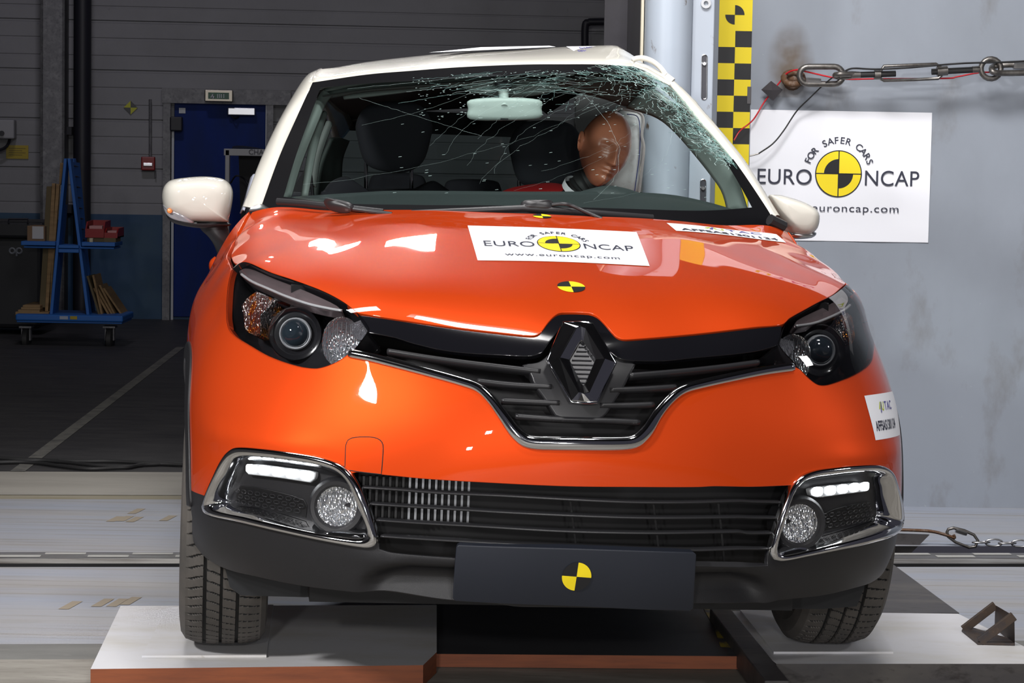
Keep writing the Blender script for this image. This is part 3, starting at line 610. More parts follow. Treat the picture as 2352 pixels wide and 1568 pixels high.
# ================================================================ THE CAR
CTRL=[[0.0,0.07,0.24],[0.27,0.085,0.24],[0.485,0.14,0.24],[0.62,0.23,0.24],[0.72,0.33,0.24],[0.8,0.45,0.24],[0.835,0.56,0.24],[0.0,0.03,0.32],[0.14,0.032,0.32],[0.27,0.045,0.32],[0.45,0.09,0.32],[0.6,0.17,0.32],[0.72,0.27,0.32],[0.8,0.37,0.32],[0.845,0.47,0.32],[0.862,0.56,0.32],[0.87,0.68,0.32],[0.87,0.9,0.32],[0.0,0.015,0.42],[0.13,0.018,0.42],[0.27,0.034,0.42],[0.45,0.08,0.42],[0.6,0.155,0.42],[0.72,0.245,0.42],[0.815,0.365,0.42],[0.86,0.48,0.42],[0.873,0.58,0.42],[0.88,0.7,0.42],[0.88,0.9,0.42],[0.0,0.003,0.52],[0.13,0.008,0.52],[0.3,0.032,0.52],[0.5,0.098,0.52],[0.65,0.18,0.52],[0.756,0.27,0.52],[0.83,0.395,0.52],[0.865,0.52,0.52],[0.88,0.65,0.52],[0.885,0.8,0.52],[0.885,1.0,0.52],[0.0,0.0,0.61],[0.13,0.008,0.61],[0.3,0.036,0.61],[0.5,0.115,0.61],[0.65,0.2,0.61],[0.76,0.3,0.61],[0.83,0.425,0.61],[0.87,0.57,0.61],[0.886,0.72,0.61],[0.889,0.87,0.61],[0.889,1.1,0.61],[0.0,0.018,0.7],[0.13,0.026,0.7],[0.3,0.062,0.7],[0.5,0.145,0.7],[0.62,0.22,0.7],[0.72,0.31,0.7],[0.8,0.43,0.7],[0.85,0.58,0.7],[0.88,0.78,0.7],[0.889,0.95,0.7],[0.889,1.2,0.7],[0.0,0.045,0.78],[0.13,0.055,0.78],[0.3,0.095,0.78],[0.42,0.14,0.78],[0.52,0.185,0.78],[0.62,0.255,0.78],[0.7,0.34,0.78],[0.775,0.46,0.78],[0.83,0.62,0.78],[0.867,0.82,0.78],[0.883,1.0,0.78],[0.884,1.2,0.78],[0.0,0.09,0.84],[0.11,0.105,0.84],[0.25,0.13,0.84],[0.4,0.158,0.84],[0.47,0.18,0.84],[0.58,0.25,0.84],[0.68,0.36,0.84],[0.75,0.48,0.84],[0.805,0.66,0.84],[0.85,0.86,0.84],[0.872,1.03,0.84],[0.875,1.2,0.84],[0.0,0.19,0.892],[0.0,0.3,0.943],[0.0,0.45,0.985],[0.0,0.62,1.02],[0.0,0.8,1.055],[0.0,1.0,1.096],[0.0,1.12,1.118],[0.11,0.17,0.888],[0.2,0.17,0.88],[0.2,0.3,0.938],[0.22,0.5,0.99],[0.22,0.75,1.042],[0.22,1.02,1.094],[0.4,0.19,0.876],[0.4,0.3,0.93],[0.42,0.5,0.982],[0.43,0.75,1.032],[0.44,1.08,1.083],[0.5,0.24,0.882],[0.56,0.32,0.898],[0.55,0.45,0.955],[0.58,0.65,0.99],[0.6,0.85,1.022],[0.6,1.14,1.068],[0.64,0.4,0.908],[0.7,0.52,0.925],[0.74,0.6,0.937],[0.72,0.75,0.972],[0.735,0.9,0.995],[0.7,1.05,1.03],[0.72,1.2,1.045],[0.777,0.7,0.945],[0.7819,0.9,0.9759],[0.7642,1.1,1.0154],[0.7384,1.29,1.0632],[0.7682,1.34,1.0457],[0.7878,1.24,0.9813],[0.8067,1.08,0.941],[0.8267,1.12,0.9147],[0.8562,1.12,0.8817],[0.8701,1.12,0.8562],[0.7998,0.86,0.932],[-0.27,0.085,0.24],[-0.485,0.14,0.24],[-0.62,0.23,0.24],[-0.72,0.33,0.24],[-0.8,0.45,0.24],[-0.835,0.56,0.24],[-0.14,0.032,0.32],[-0.27,0.045,0.32],[-0.45,0.09,0.32],[-0.6,0.17,0.32],[-0.72,0.27,0.32],[-0.8,0.37,0.32],[-0.845,0.47,0.32],[-0.862,0.56,0.32],[-0.87,0.68,0.32],[-0.87,0.9,0.32],[-0.13,0.018,0.42],[-0.27,0.034,0.42],[-0.45,0.08,0.42],[-0.6,0.155,0.42],[-0.72,0.245,0.42],[-0.815,0.365,0.42],[-0.86,0.48,0.42],[-0.873,0.58,0.42],[-0.88,0.7,0.42],[-0.88,0.9,0.42],[-0.13,0.008,0.52],[-0.3,0.032,0.52],[-0.5,0.098,0.52],[-0.65,0.18,0.52],[-0.756,0.27,0.52],[-0.83,0.395,0.52],[-0.865,0.52,0.52],[-0.88,0.65,0.52],[-0.885,0.8,0.52],[-0.885,1.0,0.52],[-0.13,0.008,0.61],[-0.3,0.036,0.61],[-0.5,0.115,0.61],[-0.65,0.2,0.61],[-0.76,0.3,0.61],[-0.83,0.425,0.61],[-0.87,0.57,0.61],[-0.886,0.72,0.61],[-0.889,0.87,0.61],[-0.889,1.1,0.61],[-0.13,0.026,0.7],[-0.3,0.062,0.7],[-0.5,0.145,0.7],[-0.62,0.22,0.7],[-0.72,0.31,0.7],[-0.8,0.43,0.7],[-0.85,0.58,0.7],[-0.88,0.78,0.7],[-0.889,0.95,0.7],[-0.889,1.2,0.7],[-0.13,0.055,0.78],[-0.3,0.095,0.78],[-0.42,0.14,0.78],[-0.52,0.185,0.78],[-0.62,0.255,0.78],[-0.7,0.34,0.78],[-0.775,0.46,0.78],[-0.83,0.62,0.78],[-0.867,0.82,0.78],[-0.883,1.0,0.78],[-0.884,1.2,0.78],[-0.11,0.105,0.84],[-0.25,0.13,0.84],[-0.4,0.158,0.84],[-0.47,0.18,0.84],[-0.58,0.25,0.84],[-0.68,0.36,0.84],[-0.75,0.48,0.84],[-0.805,0.66,0.84],[-0.85,0.86,0.84],[-0.872,1.03,0.84],[-0.875,1.2,0.84],[-0.11,0.17,0.888],[-0.2,0.17,0.88],[-0.2,0.3,0.938],[-0.22,0.5,0.99],[-0.22,0.75,1.042],[-0.22,1.02,1.094],[-0.4,0.19,0.876],[-0.4,0.3,0.93],[-0.42,0.5,0.982],[-0.43,0.75,1.032],[-0.44,1.08,1.083],[-0.5,0.24,0.882],[-0.56,0.32,0.898],[-0.55,0.45,0.955],[-0.58,0.65,0.99],[-0.6,0.85,1.022],[-0.6,1.14,1.068],[-0.64,0.4,0.908],[-0.7,0.52,0.925],[-0.74,0.6,0.937],[-0.72,0.75,0.972],[-0.735,0.9,0.995],[-0.7,1.05,1.03],[-0.72,1.2,1.045],[-0.777,0.7,0.945],[-0.7819,0.9,0.9759],[-0.7642,1.1,1.0154],[-0.7384,1.29,1.0632],[-0.7682,1.34,1.0457],[-0.7878,1.24,0.9813],[-0.8067,1.08,0.941],[-0.8267,1.12,0.9147],[-0.8562,1.12,0.8817],[-0.8701,1.12,0.8562],[-0.7998,0.86,0.932]]
DT={'bonnet':[[-0.87624,0.57426],[-0.8668,0.54379],[-0.83279,0.49963],[-0.67649,0.40268],[-0.65337,0.37959],[-0.60898,0.35498],[-0.57463,0.34254],[-0.56816,0.34799],[-0.54167,0.34134],[-0.47246,0.31531],[-0.41554,0.29673],[-0.35272,0.27436],[-0.31636,0.25724],[-0.29129,0.24112],[-0.28813,0.23857],[-0.22949,0.23053],[-0.16388,0.22378],[-0.09952,0.21771],[-0.06764,0.21513],[-0.05793,0.21545],[-0.05132,0.21928],[-0.04054,0.23484],[-0.02984,0.24691],[-0.02063,0.25169],[0.0154,0.25253],[0.02535,0.24779],[0.0315,0.23901],[0.03736,0.22872],[0.04387,0.21839],[0.05212,0.21449],[0.06622,0.21501],[0.15004,0.22519],[0.23785,0.23641],[0.28163,0.24169],[0.30073,0.25198],[0.34454,0.26935],[0.38946,0.28611],[0.44963,0.30569],[0.51707,0.33078],[0.58657,0.35232],[0.57463,0.34254],[0.60898,0.35498],[0.65337,0.37959],[0.67649,0.40268],[0.83279,0.49963],[0.8668,0.54379],[0.87624,0.57426],[0.78437,0.59623],[0.58007,0.60627],[0.3742,0.61874],[0.17867,0.62171],[0.0,0.62251],[-0.17867,0.62171],[-0.3742,0.61874],[-0.58007,0.60627],[-0.78437,0.59623]],'headlightL':[[-0.56401,0.34483],[-0.53801,0.33813],[-0.47031,0.31258],[-0.41385,0.29421],[-0.35169,0.2722],[-0.31559,0.25525],[-0.29094,0.24006],[-0.27517,0.22638],[-0.26584,0.21501],[-0.27059,0.20564],[-0.28603,0.18443],[-0.30299,0.17268],[-0.31976,0.16557],[-0.33429,0.16274],[-0.36134,0.16528],[-0.40609,0.1762],[-0.44852,0.19168],[-0.48863,0.20701],[-0.51348,0.2211],[-0.53532,0.2459],[-0.55465,0.27941],[-0.56958,0.31322],[-0.57785,0.32987],[-0.57722,0.34112]],'headlightR':[[0.26453,0.21178],[0.28088,0.2352],[0.30171,0.24985],[0.34181,0.2663],[0.38582,0.28274],[0.44398,0.30171],[0.51402,0.32658],[0.55961,0.34189],[0.54739,0.31972],[0.56198,0.29881],[0.59344,0.27673],[0.55021,0.24285],[0.49564,0.21476],[0.47234,0.2005],[0.44473,0.18898],[0.40211,0.17591],[0.36108,0.16574],[0.33812,0.16123],[0.32279,0.16155],[0.30911,0.16843],[0.29629,0.17879],[0.27997,0.19429],[0.27025,0.20292]],'lip':[[-0.287,0.18369],[-0.25696,0.17909],[-0.22777,0.17312],[-0.18373,0.16342],[-0.14359,0.15375],[-0.12386,0.14716],[-0.10892,0.13452],[-0.09397,0.11613],[-0.0816,0.10014],[-0.0743,0.09338],[-0.06707,0.08848],[-0.05523,0.08631],[-0.0364,0.08645],[-0.01281,0.08692],[0.01094,0.08731],[0.03492,0.08786],[0.05427,0.08919],[0.06275,0.09194],[0.07002,0.09771],[0.07614,0.10442],[0.08876,0.12357],[0.10459,0.14061],[0.12092,0.15185],[0.14289,0.15848],[0.19444,0.1696],[0.23989,0.17815],[0.28131,0.18358]],'fogOutL':[[-0.43358,0.0588],[-0.39181,0.06078],[-0.34503,0.05947],[-0.3098,0.05618],[-0.28396,0.04968],[-0.27098,0.04055],[-0.26015,0.02781],[-0.25034,0.00916],[-0.24229,-0.01164],[-0.2362,-0.03073],[-0.23539,-0.04052],[-0.23889,-0.04616],[-0.2479,-0.04832],[-0.29777,-0.04549],[-0.36538,-0.04041],[-0.42915,-0.03677],[-0.47904,-0.03766],[-0.4949,-0.03695],[-0.50072,-0.02956],[-0.49339,-0.01478],[-0.47468,0.01447],[-0.45886,0.0389],[-0.44746,0.05166]],'fogInL':[[-0.42738,0.04024],[-0.39016,0.04382],[-0.34365,0.0428],[-0.3108,0.04049],[-0.29142,0.03517],[-0.28056,0.02629],[-0.27165,0.00947],[-0.26296,-0.00741],[-0.25587,-0.02251],[-0.25533,-0.02836],[-0.26648,-0.03092],[-0.31958,-0.02975],[-0.36508,-0.02625],[-0.41494,-0.02294],[-0.4645,-0.02229],[-0.47396,-0.02017],[-0.46746,-0.00604],[-0.45437,0.01408],[-0.44115,0.0315]],'fogOutR':[[0.26545,0.03796],[0.27892,0.04962],[0.30082,0.05627],[0.33351,0.05895],[0.36869,0.0602],[0.40892,0.05917],[0.43281,0.05526],[0.45661,0.04358],[0.47927,0.01978],[0.51942,-0.01425],[0.53036,-0.03319],[0.52059,-0.04123],[0.42518,-0.04434],[0.34317,-0.0473],[0.2928,-0.05072],[0.25666,-0.0539],[0.24416,-0.051],[0.23935,-0.04135],[0.24194,-0.02428],[0.24854,-0.00017],[0.25592,0.01896]],'fogInR':[[0.27895,0.03515],[0.29427,0.04192],[0.33307,0.04546],[0.36808,0.04726],[0.40823,0.04646],[0.4271,0.04322],[0.44147,0.02904],[0.45819,0.00599],[0.47678,-0.01841],[0.47136,-0.02537],[0.42008,-0.0274],[0.34052,-0.03283],[0.30044,-0.03734],[0.26087,-0.04113],[0.254,-0.03707],[0.25607,-0.0224],[0.26301,-0.00069],[0.26898,0.02096]],'bumper':[[-0.51348,0.2211],[-0.48863,0.20701],[-0.44852,0.19168],[-0.40609,0.1762],[-0.36134,0.16528],[-0.33429,0.16274],[-0.31976,0.16557],[-0.30299,0.17268],[-0.287,0.18369],[-0.25696,0.17909],[-0.22777,0.17312],[-0.18373,0.16342],[-0.14359,0.15375],[-0.12386,0.14716],[-0.10892,0.13452],[-0.09397,0.11613],[-0.0816,0.10014],[-0.0743,0.09338],[-0.06707,0.08848],[-0.05523,0.08631],[-0.0364,0.08645],[-0.01281,0.08692],[0.01094,0.08731],[0.03492,0.08786],[0.05427,0.08919],[0.06275,0.09194],[0.07002,0.09771],[0.07614,0.10442],[0.08876,0.12357],[0.10459,0.14061],[0.12092,0.15185],[0.14289,0.15848],[0.19444,0.1696],[0.23989,0.17815],[0.28131,0.18358],[0.29629,0.17879],[0.30911,0.16843],[0.32279,0.16155],[0.33812,0.16123],[0.36108,0.16574],[0.40211,0.17591],[0.44473,0.18898],[0.47234,0.2005],[0.51595,0.18493],[0.56225,0.16793],[0.61128,0.14944],[0.59952,0.13304],[0.58886,0.11541],[0.579,0.09673],[0.56978,0.07712],[0.56146,0.05669],[0.55438,0.03554],[0.54867,0.01379],[0.5441,-0.00842],[0.54018,-0.03101],[0.54837,-0.01532],[0.52289,-0.01423],[0.49751,-0.0136],[0.51942,-0.01425],[0.47927,0.01978],[0.45661,0.04358],[0.43281,0.05526],[0.40892,0.05917],[0.36869,0.0602],[0.33351,0.05895],[0.30082,0.05627],[0.27892,0.04962],[0.26912,0.03973],[0.21332,0.03885],[0.16021,0.03993],[0.14131,0.039],[0.0619,0.03835],[-0.0148,0.03751],[-0.10922,0.03867],[-0.18521,0.03971],[-0.22422,0.04116],[-0.26528,0.04227],[-0.27098,0.04055],[-0.28396,0.04968],[-0.3098,0.05618],[-0.34503,0.05947],[-0.39181,0.06078],[-0.43358,0.0588],[-0.44746,0.05166],[-0.45886,0.0389],[-0.47468,0.01447],[-0.49339,-0.01478],[-0.49751,-0.0136],[-0.52289,-0.01423],[-0.54837,-0.01532],[-0.54018,-0.03101],[-0.5441,-0.00842],[-0.54867,0.01379],[-0.55438,0.03554],[-0.56146,0.05669],[-0.56978,0.07712],[-0.579,0.09673],[-0.58886,0.11541],[-0.59952,0.13304],[-0.61128,0.14944],[-0.57762,0.1745],[-0.54502,0.19839]],'lower_bumper':[[-0.54837,-0.01532],[-0.52289,-0.01423],[-0.49751,-0.0136],[-0.50072,-0.02956],[-0.4949,-0.03695],[-0.47904,-0.03766],[-0.42915,-0.03677],[-0.36538,-0.04041],[-0.29777,-0.04549],[-0.2479,-0.04832],[-0.23889,-0.04616],[-0.23539,-0.04052],[-0.23453,-0.04879],[-0.21865,-0.05183],[-0.14415,-0.05367],[-0.14006,-0.05346],[0.14018,-0.0566],[0.2023,-0.05877],[0.23909,-0.05841],[0.23935,-0.04135],[0.24416,-0.051],[0.25666,-0.0539],[0.2928,-0.05072],[0.34317,-0.0473],[0.42518,-0.04434],[0.52059,-0.04123],[0.53036,-0.03319],[0.49751,-0.0136],[0.52289,-0.01423],[0.54837,-0.01532],[0.55253,-0.01824],[0.53959,-0.05413],[0.55459,-0.09513],[0.52266,-0.10657],[0.4973,-0.11047],[0.45854,-0.11229],[0.41013,-0.11014],[0.34766,-0.10933],[0.2682,-0.10685],[0.24991,-0.11201],[0.15601,-0.11258],[0.00062,-0.11418],[-0.14534,-0.11377],[-0.21955,-0.1086],[-0.2682,-0.10685],[-0.34766,-0.10933],[-0.41013,-0.11014],[-0.45854,-0.11229],[-0.4973,-0.11047],[-0.52266,-0.10657],[-0.55459,-0.09513],[-0.53959,-0.05413],[-0.55253,-0.01824]],'lower_grille':[[-0.26528,0.04227],[-0.22422,0.04116],[-0.18521,0.03971],[-0.10922,0.03867],[-0.0148,0.03751],[0.0619,0.03835],[0.14131,0.039],[0.16021,0.03993],[0.21332,0.03885],[0.26912,0.03973],[0.26545,0.03796],[0.25592,0.01896],[0.24854,-0.00017],[0.24194,-0.02428],[0.23935,-0.04135],[0.23909,-0.05841],[0.2023,-0.05877],[0.14018,-0.0566],[-0.14006,-0.05346],[-0.14415,-0.05367],[-0.21865,-0.05183],[-0.23453,-0.04879],[-0.23539,-0.04052],[-0.2362,-0.03073],[-0.24229,-0.01164],[-0.25034,0.00916],[-0.26015,0.02781]],'lslat0':[[-0.25828,0.02351],[-0.21367,0.02367],[-0.16544,0.02267],[-0.08972,0.02226],[-0.00624,0.02005],[0.06315,0.01853],[0.13244,0.01909],[0.19532,0.02062],[0.21418,0.01958],[0.25392,0.01807]],'lslat1':[[-0.24755,0.00457],[-0.16483,0.00446],[-0.06996,0.00235],[0.06437,0.0001],[0.19658,0.00105],[0.2154,0.00017],[0.25076,-0.00087]],'lslat2':[[-0.23901,-0.01422],[-0.12614,-0.01492],[-0.01175,-0.01801],[0.08519,-0.0182],[0.19789,-0.01667],[0.20973,-0.01867],[0.24475,-0.01926]],'lslat3':[[-0.23355,-0.03332],[-0.14452,-0.03367],[-0.06829,-0.03518],[0.13674,-0.03873],[0.19974,-0.03757],[0.21146,-0.03787],[0.24037,-0.03888]],'strip':[[-0.28531,0.2348],[-0.22908,0.22812],[-0.16363,0.22136],[-0.09945,0.21532],[-0.06767,0.21276],[-0.058,0.21307],[-0.05141,0.21686],[-0.04073,0.23222],[-0.03014,0.2441],[-0.021,0.2488],[0.01483,0.24963],[0.02477,0.24497],[0.03096,0.23631],[0.03688,0.22617],[0.04345,0.21596],[0.05172,0.21211],[0.06578,0.21262],[0.14931,0.22272],[0.2368,0.23389],[0.28017,0.23904],[0.26354,0.21236],[0.2286,0.20366],[0.14251,0.19385],[0.10394,0.18902],[0.06716,0.18779],[0.04811,0.18919],[0.03961,0.193],[0.01913,0.21367],[0.01456,0.23408],[-0.00344,0.23654],[-0.01938,0.23524],[-0.0282,0.2249],[-0.04062,0.20892],[-0.04976,0.19404],[-0.06206,0.18981],[-0.09146,0.18947],[-0.16107,0.19244],[-0.20739,0.20052],[-0.23125,0.20684],[-0.26613,0.21187]],'grille_open':[[-0.287,0.18369],[-0.25696,0.17909],[-0.22777,0.17312],[-0.18373,0.16342],[-0.14359,0.15375],[-0.12386,0.14716],[-0.10892,0.13452],[-0.09397,0.11613],[-0.0816,0.10014],[-0.0743,0.09338],[-0.06707,0.08848],[-0.05523,0.08631],[-0.0364,0.08645],[-0.01281,0.08692],[0.01094,0.08731],[0.03492,0.08786],[0.05427,0.08919],[0.06275,0.09194],[0.07002,0.09771],[0.07614,0.10442],[0.08876,0.12357],[0.10459,0.14061],[0.12092,0.15185],[0.14289,0.15848],[0.19444,0.1696],[0.23989,0.17815],[0.28131,0.18358],[0.26354,0.21236],[0.2286,0.20366],[0.14251,0.19385],[0.10394,0.18902],[0.06716,0.18779],[0.04811,0.18919],[0.03961,0.193],[0.01913,0.21367],[0.01456,0.23408],[-0.00344,0.23654],[-0.01938,0.23524],[-0.0282,0.2249],[-0.04062,0.20892],[-0.04976,0.19404],[-0.06206,0.18981],[-0.09146,0.18947],[-0.16107,0.19244],[-0.20739,0.20052],[-0.23125,0.20684],[-0.26613,0.21187]],'uslat0':[[-0.24109,0.19027],[-0.18552,0.18464],[-0.11066,0.17775],[-0.05115,0.17207]],'uslat1':[[-0.1268,0.15797],[-0.0857,0.15447],[-0.03784,0.15307]],'uslat2':[[-0.09701,0.13494],[-0.06134,0.13426],[-0.02807,0.13388]],'uslat3':[[-0.07979,0.11664],[-0.0372,0.115],[-0.00395,0.11481],[0.03206,0.1148],[0.06874,0.11372]],'uslat4':[[0.23544,0.19084],[0.18233,0.18453],[0.11284,0.17658],[0.05791,0.17045]],'uslat5':[[0.11615,0.15784],[0.07211,0.15381],[0.03223,0.15129]],'uslat6':[[0.08656,0.13543],[0.05903,0.13363],[0.0199,0.13241]],'housing':[[-0.07054,0.17893],[-0.062,0.17101],[-0.05581,0.15541],[-0.04727,0.14372],[-0.03751,0.12981],[-0.0314,0.12058],[-0.02066,0.11738],[-0.00159,0.11675],[0.01876,0.11847],[0.02596,0.12336],[0.03448,0.13658],[0.04717,0.15603],[0.05541,0.17087],[0.06426,0.18489],[0.04431,0.18931],[0.03764,0.19815],[0.01476,0.21917],[-0.01607,0.21807],[-0.03996,0.19302],[-0.05234,0.18248]],'tow':[[-0.2794,0.04343],[-0.28009,0.05922],[-0.28039,0.07274],[-0.2784,0.07829],[-0.27306,0.08133],[-0.25981,0.08329],[-0.24551,0.08335],[-0.23821,0.0807],[-0.2344,0.07555],[-0.23366,0.05838],[-0.2343,0.04112],[-0.2568,0.04193]],'drlL':[[-0.43092,0.02891],[-0.42559,0.03384],[-0.40978,0.03689],[-0.36592,0.03656],[-0.33439,0.03606],[-0.32514,0.03485],[-0.32634,0.02844],[-0.33161,0.02364],[-0.37951,0.02526],[-0.42658,0.02442]],'drlR':[[0.30714,0.03001],[0.32002,0.03195],[0.3683,0.03347],[0.4086,0.03312],[0.42051,0.02865],[0.41877,0.02307],[0.36906,0.02258],[0.32054,0.02132],[0.30996,0.02426]],'meshL':[[-0.45928,-0.01125],[-0.45118,0.00282],[-0.41431,0.00445],[-0.36496,0.00079],[-0.34433,-0.00314],[-0.3409,-0.00884],[-0.34196,-0.02416],[-0.38926,-0.02369],[-0.45785,-0.01751]],'meshR':[[0.33505,-0.01964],[0.33683,-0.00709],[0.36439,-2e-05],[0.43769,0.00288],[0.44783,-0.00361],[0.46031,-0.0243],[0.3847,-0.02635],[0.3397,-0.02764]],'fenderL':[[-0.90038,0.57614],[-0.8931,0.54411],[-0.88225,0.51035],[-0.74726,0.42407],[-0.67744,0.38024],[-0.6004,0.33905],[-0.57785,0.32987],[-0.56958,0.31322],[-0.55465,0.27941],[-0.53532,0.2459],[-0.51348,0.2211],[-0.54502,0.19839],[-0.57762,0.1745],[-0.61128,0.14944],[-0.62952,0.16961],[-0.65056,0.18664],[-0.67445,0.2],[-0.70058,0.20923],[-0.7284,0.21388],[-0.75748,0.21347],[-0.78706,0.20764],[-0.81596,0.19615],[-0.8431,0.17884],[-0.86768,0.15559],[-0.88892,0.12641],[-0.90608,0.09146],[-0.9185,0.05116],[-0.92564,0.00615],[-0.92707,-0.04259],[-0.95763,-0.09061],[-1.00844,0.23777],[-0.99317,0.42015],[-0.95766,0.51441]],'fenderR':[[0.90038,0.57614],[0.8931,0.54411],[0.88225,0.51035],[0.74726,0.42407],[0.67744,0.38024],[0.6004,0.33905],[0.54739,0.31972],[0.56198,0.29881],[0.59344,0.27673],[0.55021,0.24285],[0.49564,0.21476],[0.47234,0.2005],[0.51595,0.18493],[0.56225,0.16793],[0.61128,0.14944],[0.62952,0.16961],[0.65056,0.18664],[0.67445,0.2],[0.70058,0.20923],[0.7284,0.21388],[0.75748,0.21347],[0.78706,0.20764],[0.81596,0.19615],[0.8431,0.17884],[0.86768,0.15559],[0.88892,0.12641],[0.90608,0.09146],[0.9185,0.05116],[0.92564,0.00615],[0.92707,-0.04259],[0.95763,-0.09061],[1.00844,0.23777],[0.99317,0.42015],[0.95766,0.51441]],'archL':[[-0.53948,-0.03519],[-0.54361,-0.0111],[-0.54839,0.01257],[-0.55444,0.03572],[-0.56202,0.05819],[-0.57099,0.07985],[-0.58093,0.10055],[-0.59159,0.12018],[-0.60325,0.13857],[-0.61624,0.15551],[-0.63075,0.17077],[-0.64695,0.18412],[-0.66491,0.19531],[-0.68441,0.20411],[-0.70508,0.21033],[-0.72673,0.21374],[-0.74917,0.21412],[-0.77208,0.21129],[-0.79495,0.20511],[-0.81722,0.1955],[-0.8384,0.18238],[-0.85813,0.16569],[-0.87603,0.14541],[-0.89174,0.12158],[-0.90494,0.0943],[-0.91531,0.06377],[-0.92259,0.03027],[-0.92656,-0.00582],[-0.92702,-0.04398],[-0.92381,-0.08361],[-0.90196,-0.08374],[-0.90459,-0.04847],[-0.90404,-0.01435],[-0.90043,0.01807],[-0.89394,0.04833],[-0.88475,0.07607],[-0.87309,0.10099],[-0.8592,0.1229],[-0.84338,0.14168],[-0.82594,0.15726],[-0.80722,0.16962],[-0.78758,0.17879],[-0.76745,0.18484],[-0.74725,0.18783],[-0.72738,0.18789],[-0.70808,0.18519],[-0.68958,0.1799],[-0.67209,0.1722],[-0.65582,0.16229],[-0.6409,0.15036],[-0.62729,0.13664],[-0.61487,0.12133],[-0.60348,0.10462],[-0.59297,0.08669],[-0.58331,0.06768],[-0.57481,0.04773],[-0.56776,0.02697],[-0.56218,0.00555],[-0.55778,-0.01638],[-0.55406,-0.03871]],'archR':[[0.53948,-0.03519],[0.54361,-0.0111],[0.54839,0.01257],[0.55444,0.03572],[0.56202,0.05819],[0.57099,0.07985],[0.58093,0.10055],[0.59159,0.12018],[0.60325,0.13857],[0.61624,0.15551],[0.63075,0.17077],[0.64695,0.18412],[0.66491,0.19531],[0.68441,0.20411],[0.70508,0.21033],[0.72673,0.21374],[0.74917,0.21412],[0.77208,0.21129],[0.79495,0.20511],[0.81722,0.1955],[0.8384,0.18238],[0.85813,0.16569],[0.87603,0.14541],[0.89174,0.12158],[0.90494,0.0943],[0.91531,0.06377],[0.92259,0.03027],[0.92656,-0.00582],[0.92702,-0.04398],[0.92381,-0.08361],[0.90196,-0.08374],[0.90459,-0.04847],[0.90404,-0.01435],[0.90043,0.01807],[0.89394,0.04833],[0.88475,0.07607],[0.87309,0.10099],[0.8592,0.1229],[0.84338,0.14168],[0.82594,0.15726],[0.80722,0.16962],[0.78758,0.17879],[0.76745,0.18484],[0.74725,0.18783],[0.72738,0.18789],[0.70808,0.18519],[0.68958,0.1799],[0.67209,0.1722],[0.65582,0.16229],[0.6409,0.15036],[0.62729,0.13664],[0.61487,0.12133],[0.60348,0.10462],[0.59297,0.08669],[0.58331,0.06768],[0.57481,0.04773],[0.56776,0.02697],[0.56218,0.00555],[0.55778,-0.01638],[0.55406,-0.03871]],'sheet':[[-0.18142,0.51849],[0.22326,0.51494],[0.152,0.36244],[-0.14074,0.36116]],'idsheet':[[0.3704,0.58676],[0.74597,0.55086],[0.69728,0.50789],[0.46355,0.5],[0.39657,0.52441],[0.3422,0.53049]],'idside':[[0.41431,0.14812],[0.46316,0.15267],[0.56473,0.15735],[0.55678,0.12876],[0.518,0.09291],[0.45622,0.09213],[0.41864,0.08953],[0.41451,0.11856]],'dot':[[0.00055,0.29925]],'dot2':[[0.01179,0.60454]],'browL':[[-0.57096,0.33448],[-0.55874,0.33892],[-0.52694,0.33127],[-0.45601,0.30551],[-0.40223,0.28641],[-0.35572,0.26823],[-0.3253,0.25411],[-0.31357,0.24511],[-0.32915,0.24639],[-0.36741,0.25449],[-0.41166,0.26783],[-0.45836,0.28512],[-0.50448,0.30081],[-0.54537,0.31844]],'browlineL':[[-0.54702,0.32021],[-0.50502,0.30157],[-0.45836,0.28512],[-0.41201,0.26848],[-0.36767,0.25509],[-0.32937,0.24697],[-0.31274,0.2443]],'browR':[[0.31115,0.24507],[0.32361,0.25464],[0.369,0.27167],[0.42879,0.29059],[0.49581,0.31266],[0.50648,0.30563],[0.45892,0.28244],[0.39896,0.26443],[0.35121,0.25101],[0.31237,0.24304]],'browlineR':[[0.31131,0.24339],[0.35066,0.25032],[0.3978,0.26319],[0.4571,0.28101],[0.49514,0.29396]],'amberL':[[-0.4948,0.28903],[-0.45387,0.27548],[-0.44275,0.26957],[-0.45536,0.25564],[-0.46396,0.24676],[-0.4519,0.21662],[-0.46203,0.21371],[-0.49065,0.22539],[-0.50783,0.24788],[-0.52367,0.26406],[-0.51288,0.27647]],'amberR':[[0.4518,0.27678],[0.49277,0.28625],[0.50634,0.27834],[0.49382,0.26067],[0.47351,0.24074],[0.45115,0.2301],[0.44286,0.23779],[0.4456,0.25537]],'finL':[[-0.29341,0.22504],[-0.28232,0.23095],[-0.26718,0.21596],[-0.27214,0.20946],[-0.27918,0.20255],[-0.28828,0.20911]],'finR':[[0.26605,0.21182],[0.27575,0.2233],[0.29569,0.22032],[0.29337,0.20909],[0.28085,0.19965],[0.27097,0.20653]],'plate':[[-0.14055,-0.03763],[-0.13857,-0.03596],[-0.00369,-0.03585],[0.13679,-0.03886],[0.13911,-0.04046],[0.14141,-0.07385],[0.14633,-0.10739],[0.14451,-0.10926],[-0.00046,-0.10477],[-0.14121,-0.10178],[-0.14332,-0.09947],[-0.14185,-0.06327]],'inner':[[-0.02127,0.14582]]}
DC_={'projL':[-0.39614,0.22117],'projR':[0.37359,0.22054],'beamL':[-0.3219,0.21457],'beamR':[0.30836,0.20837],'fogL':[-0.29497,-0.00404],'fogR':[0.29348,-0.01186],'badge':[-0.00334,0.17843],'plate_t':[-0.00048,-0.06715]}

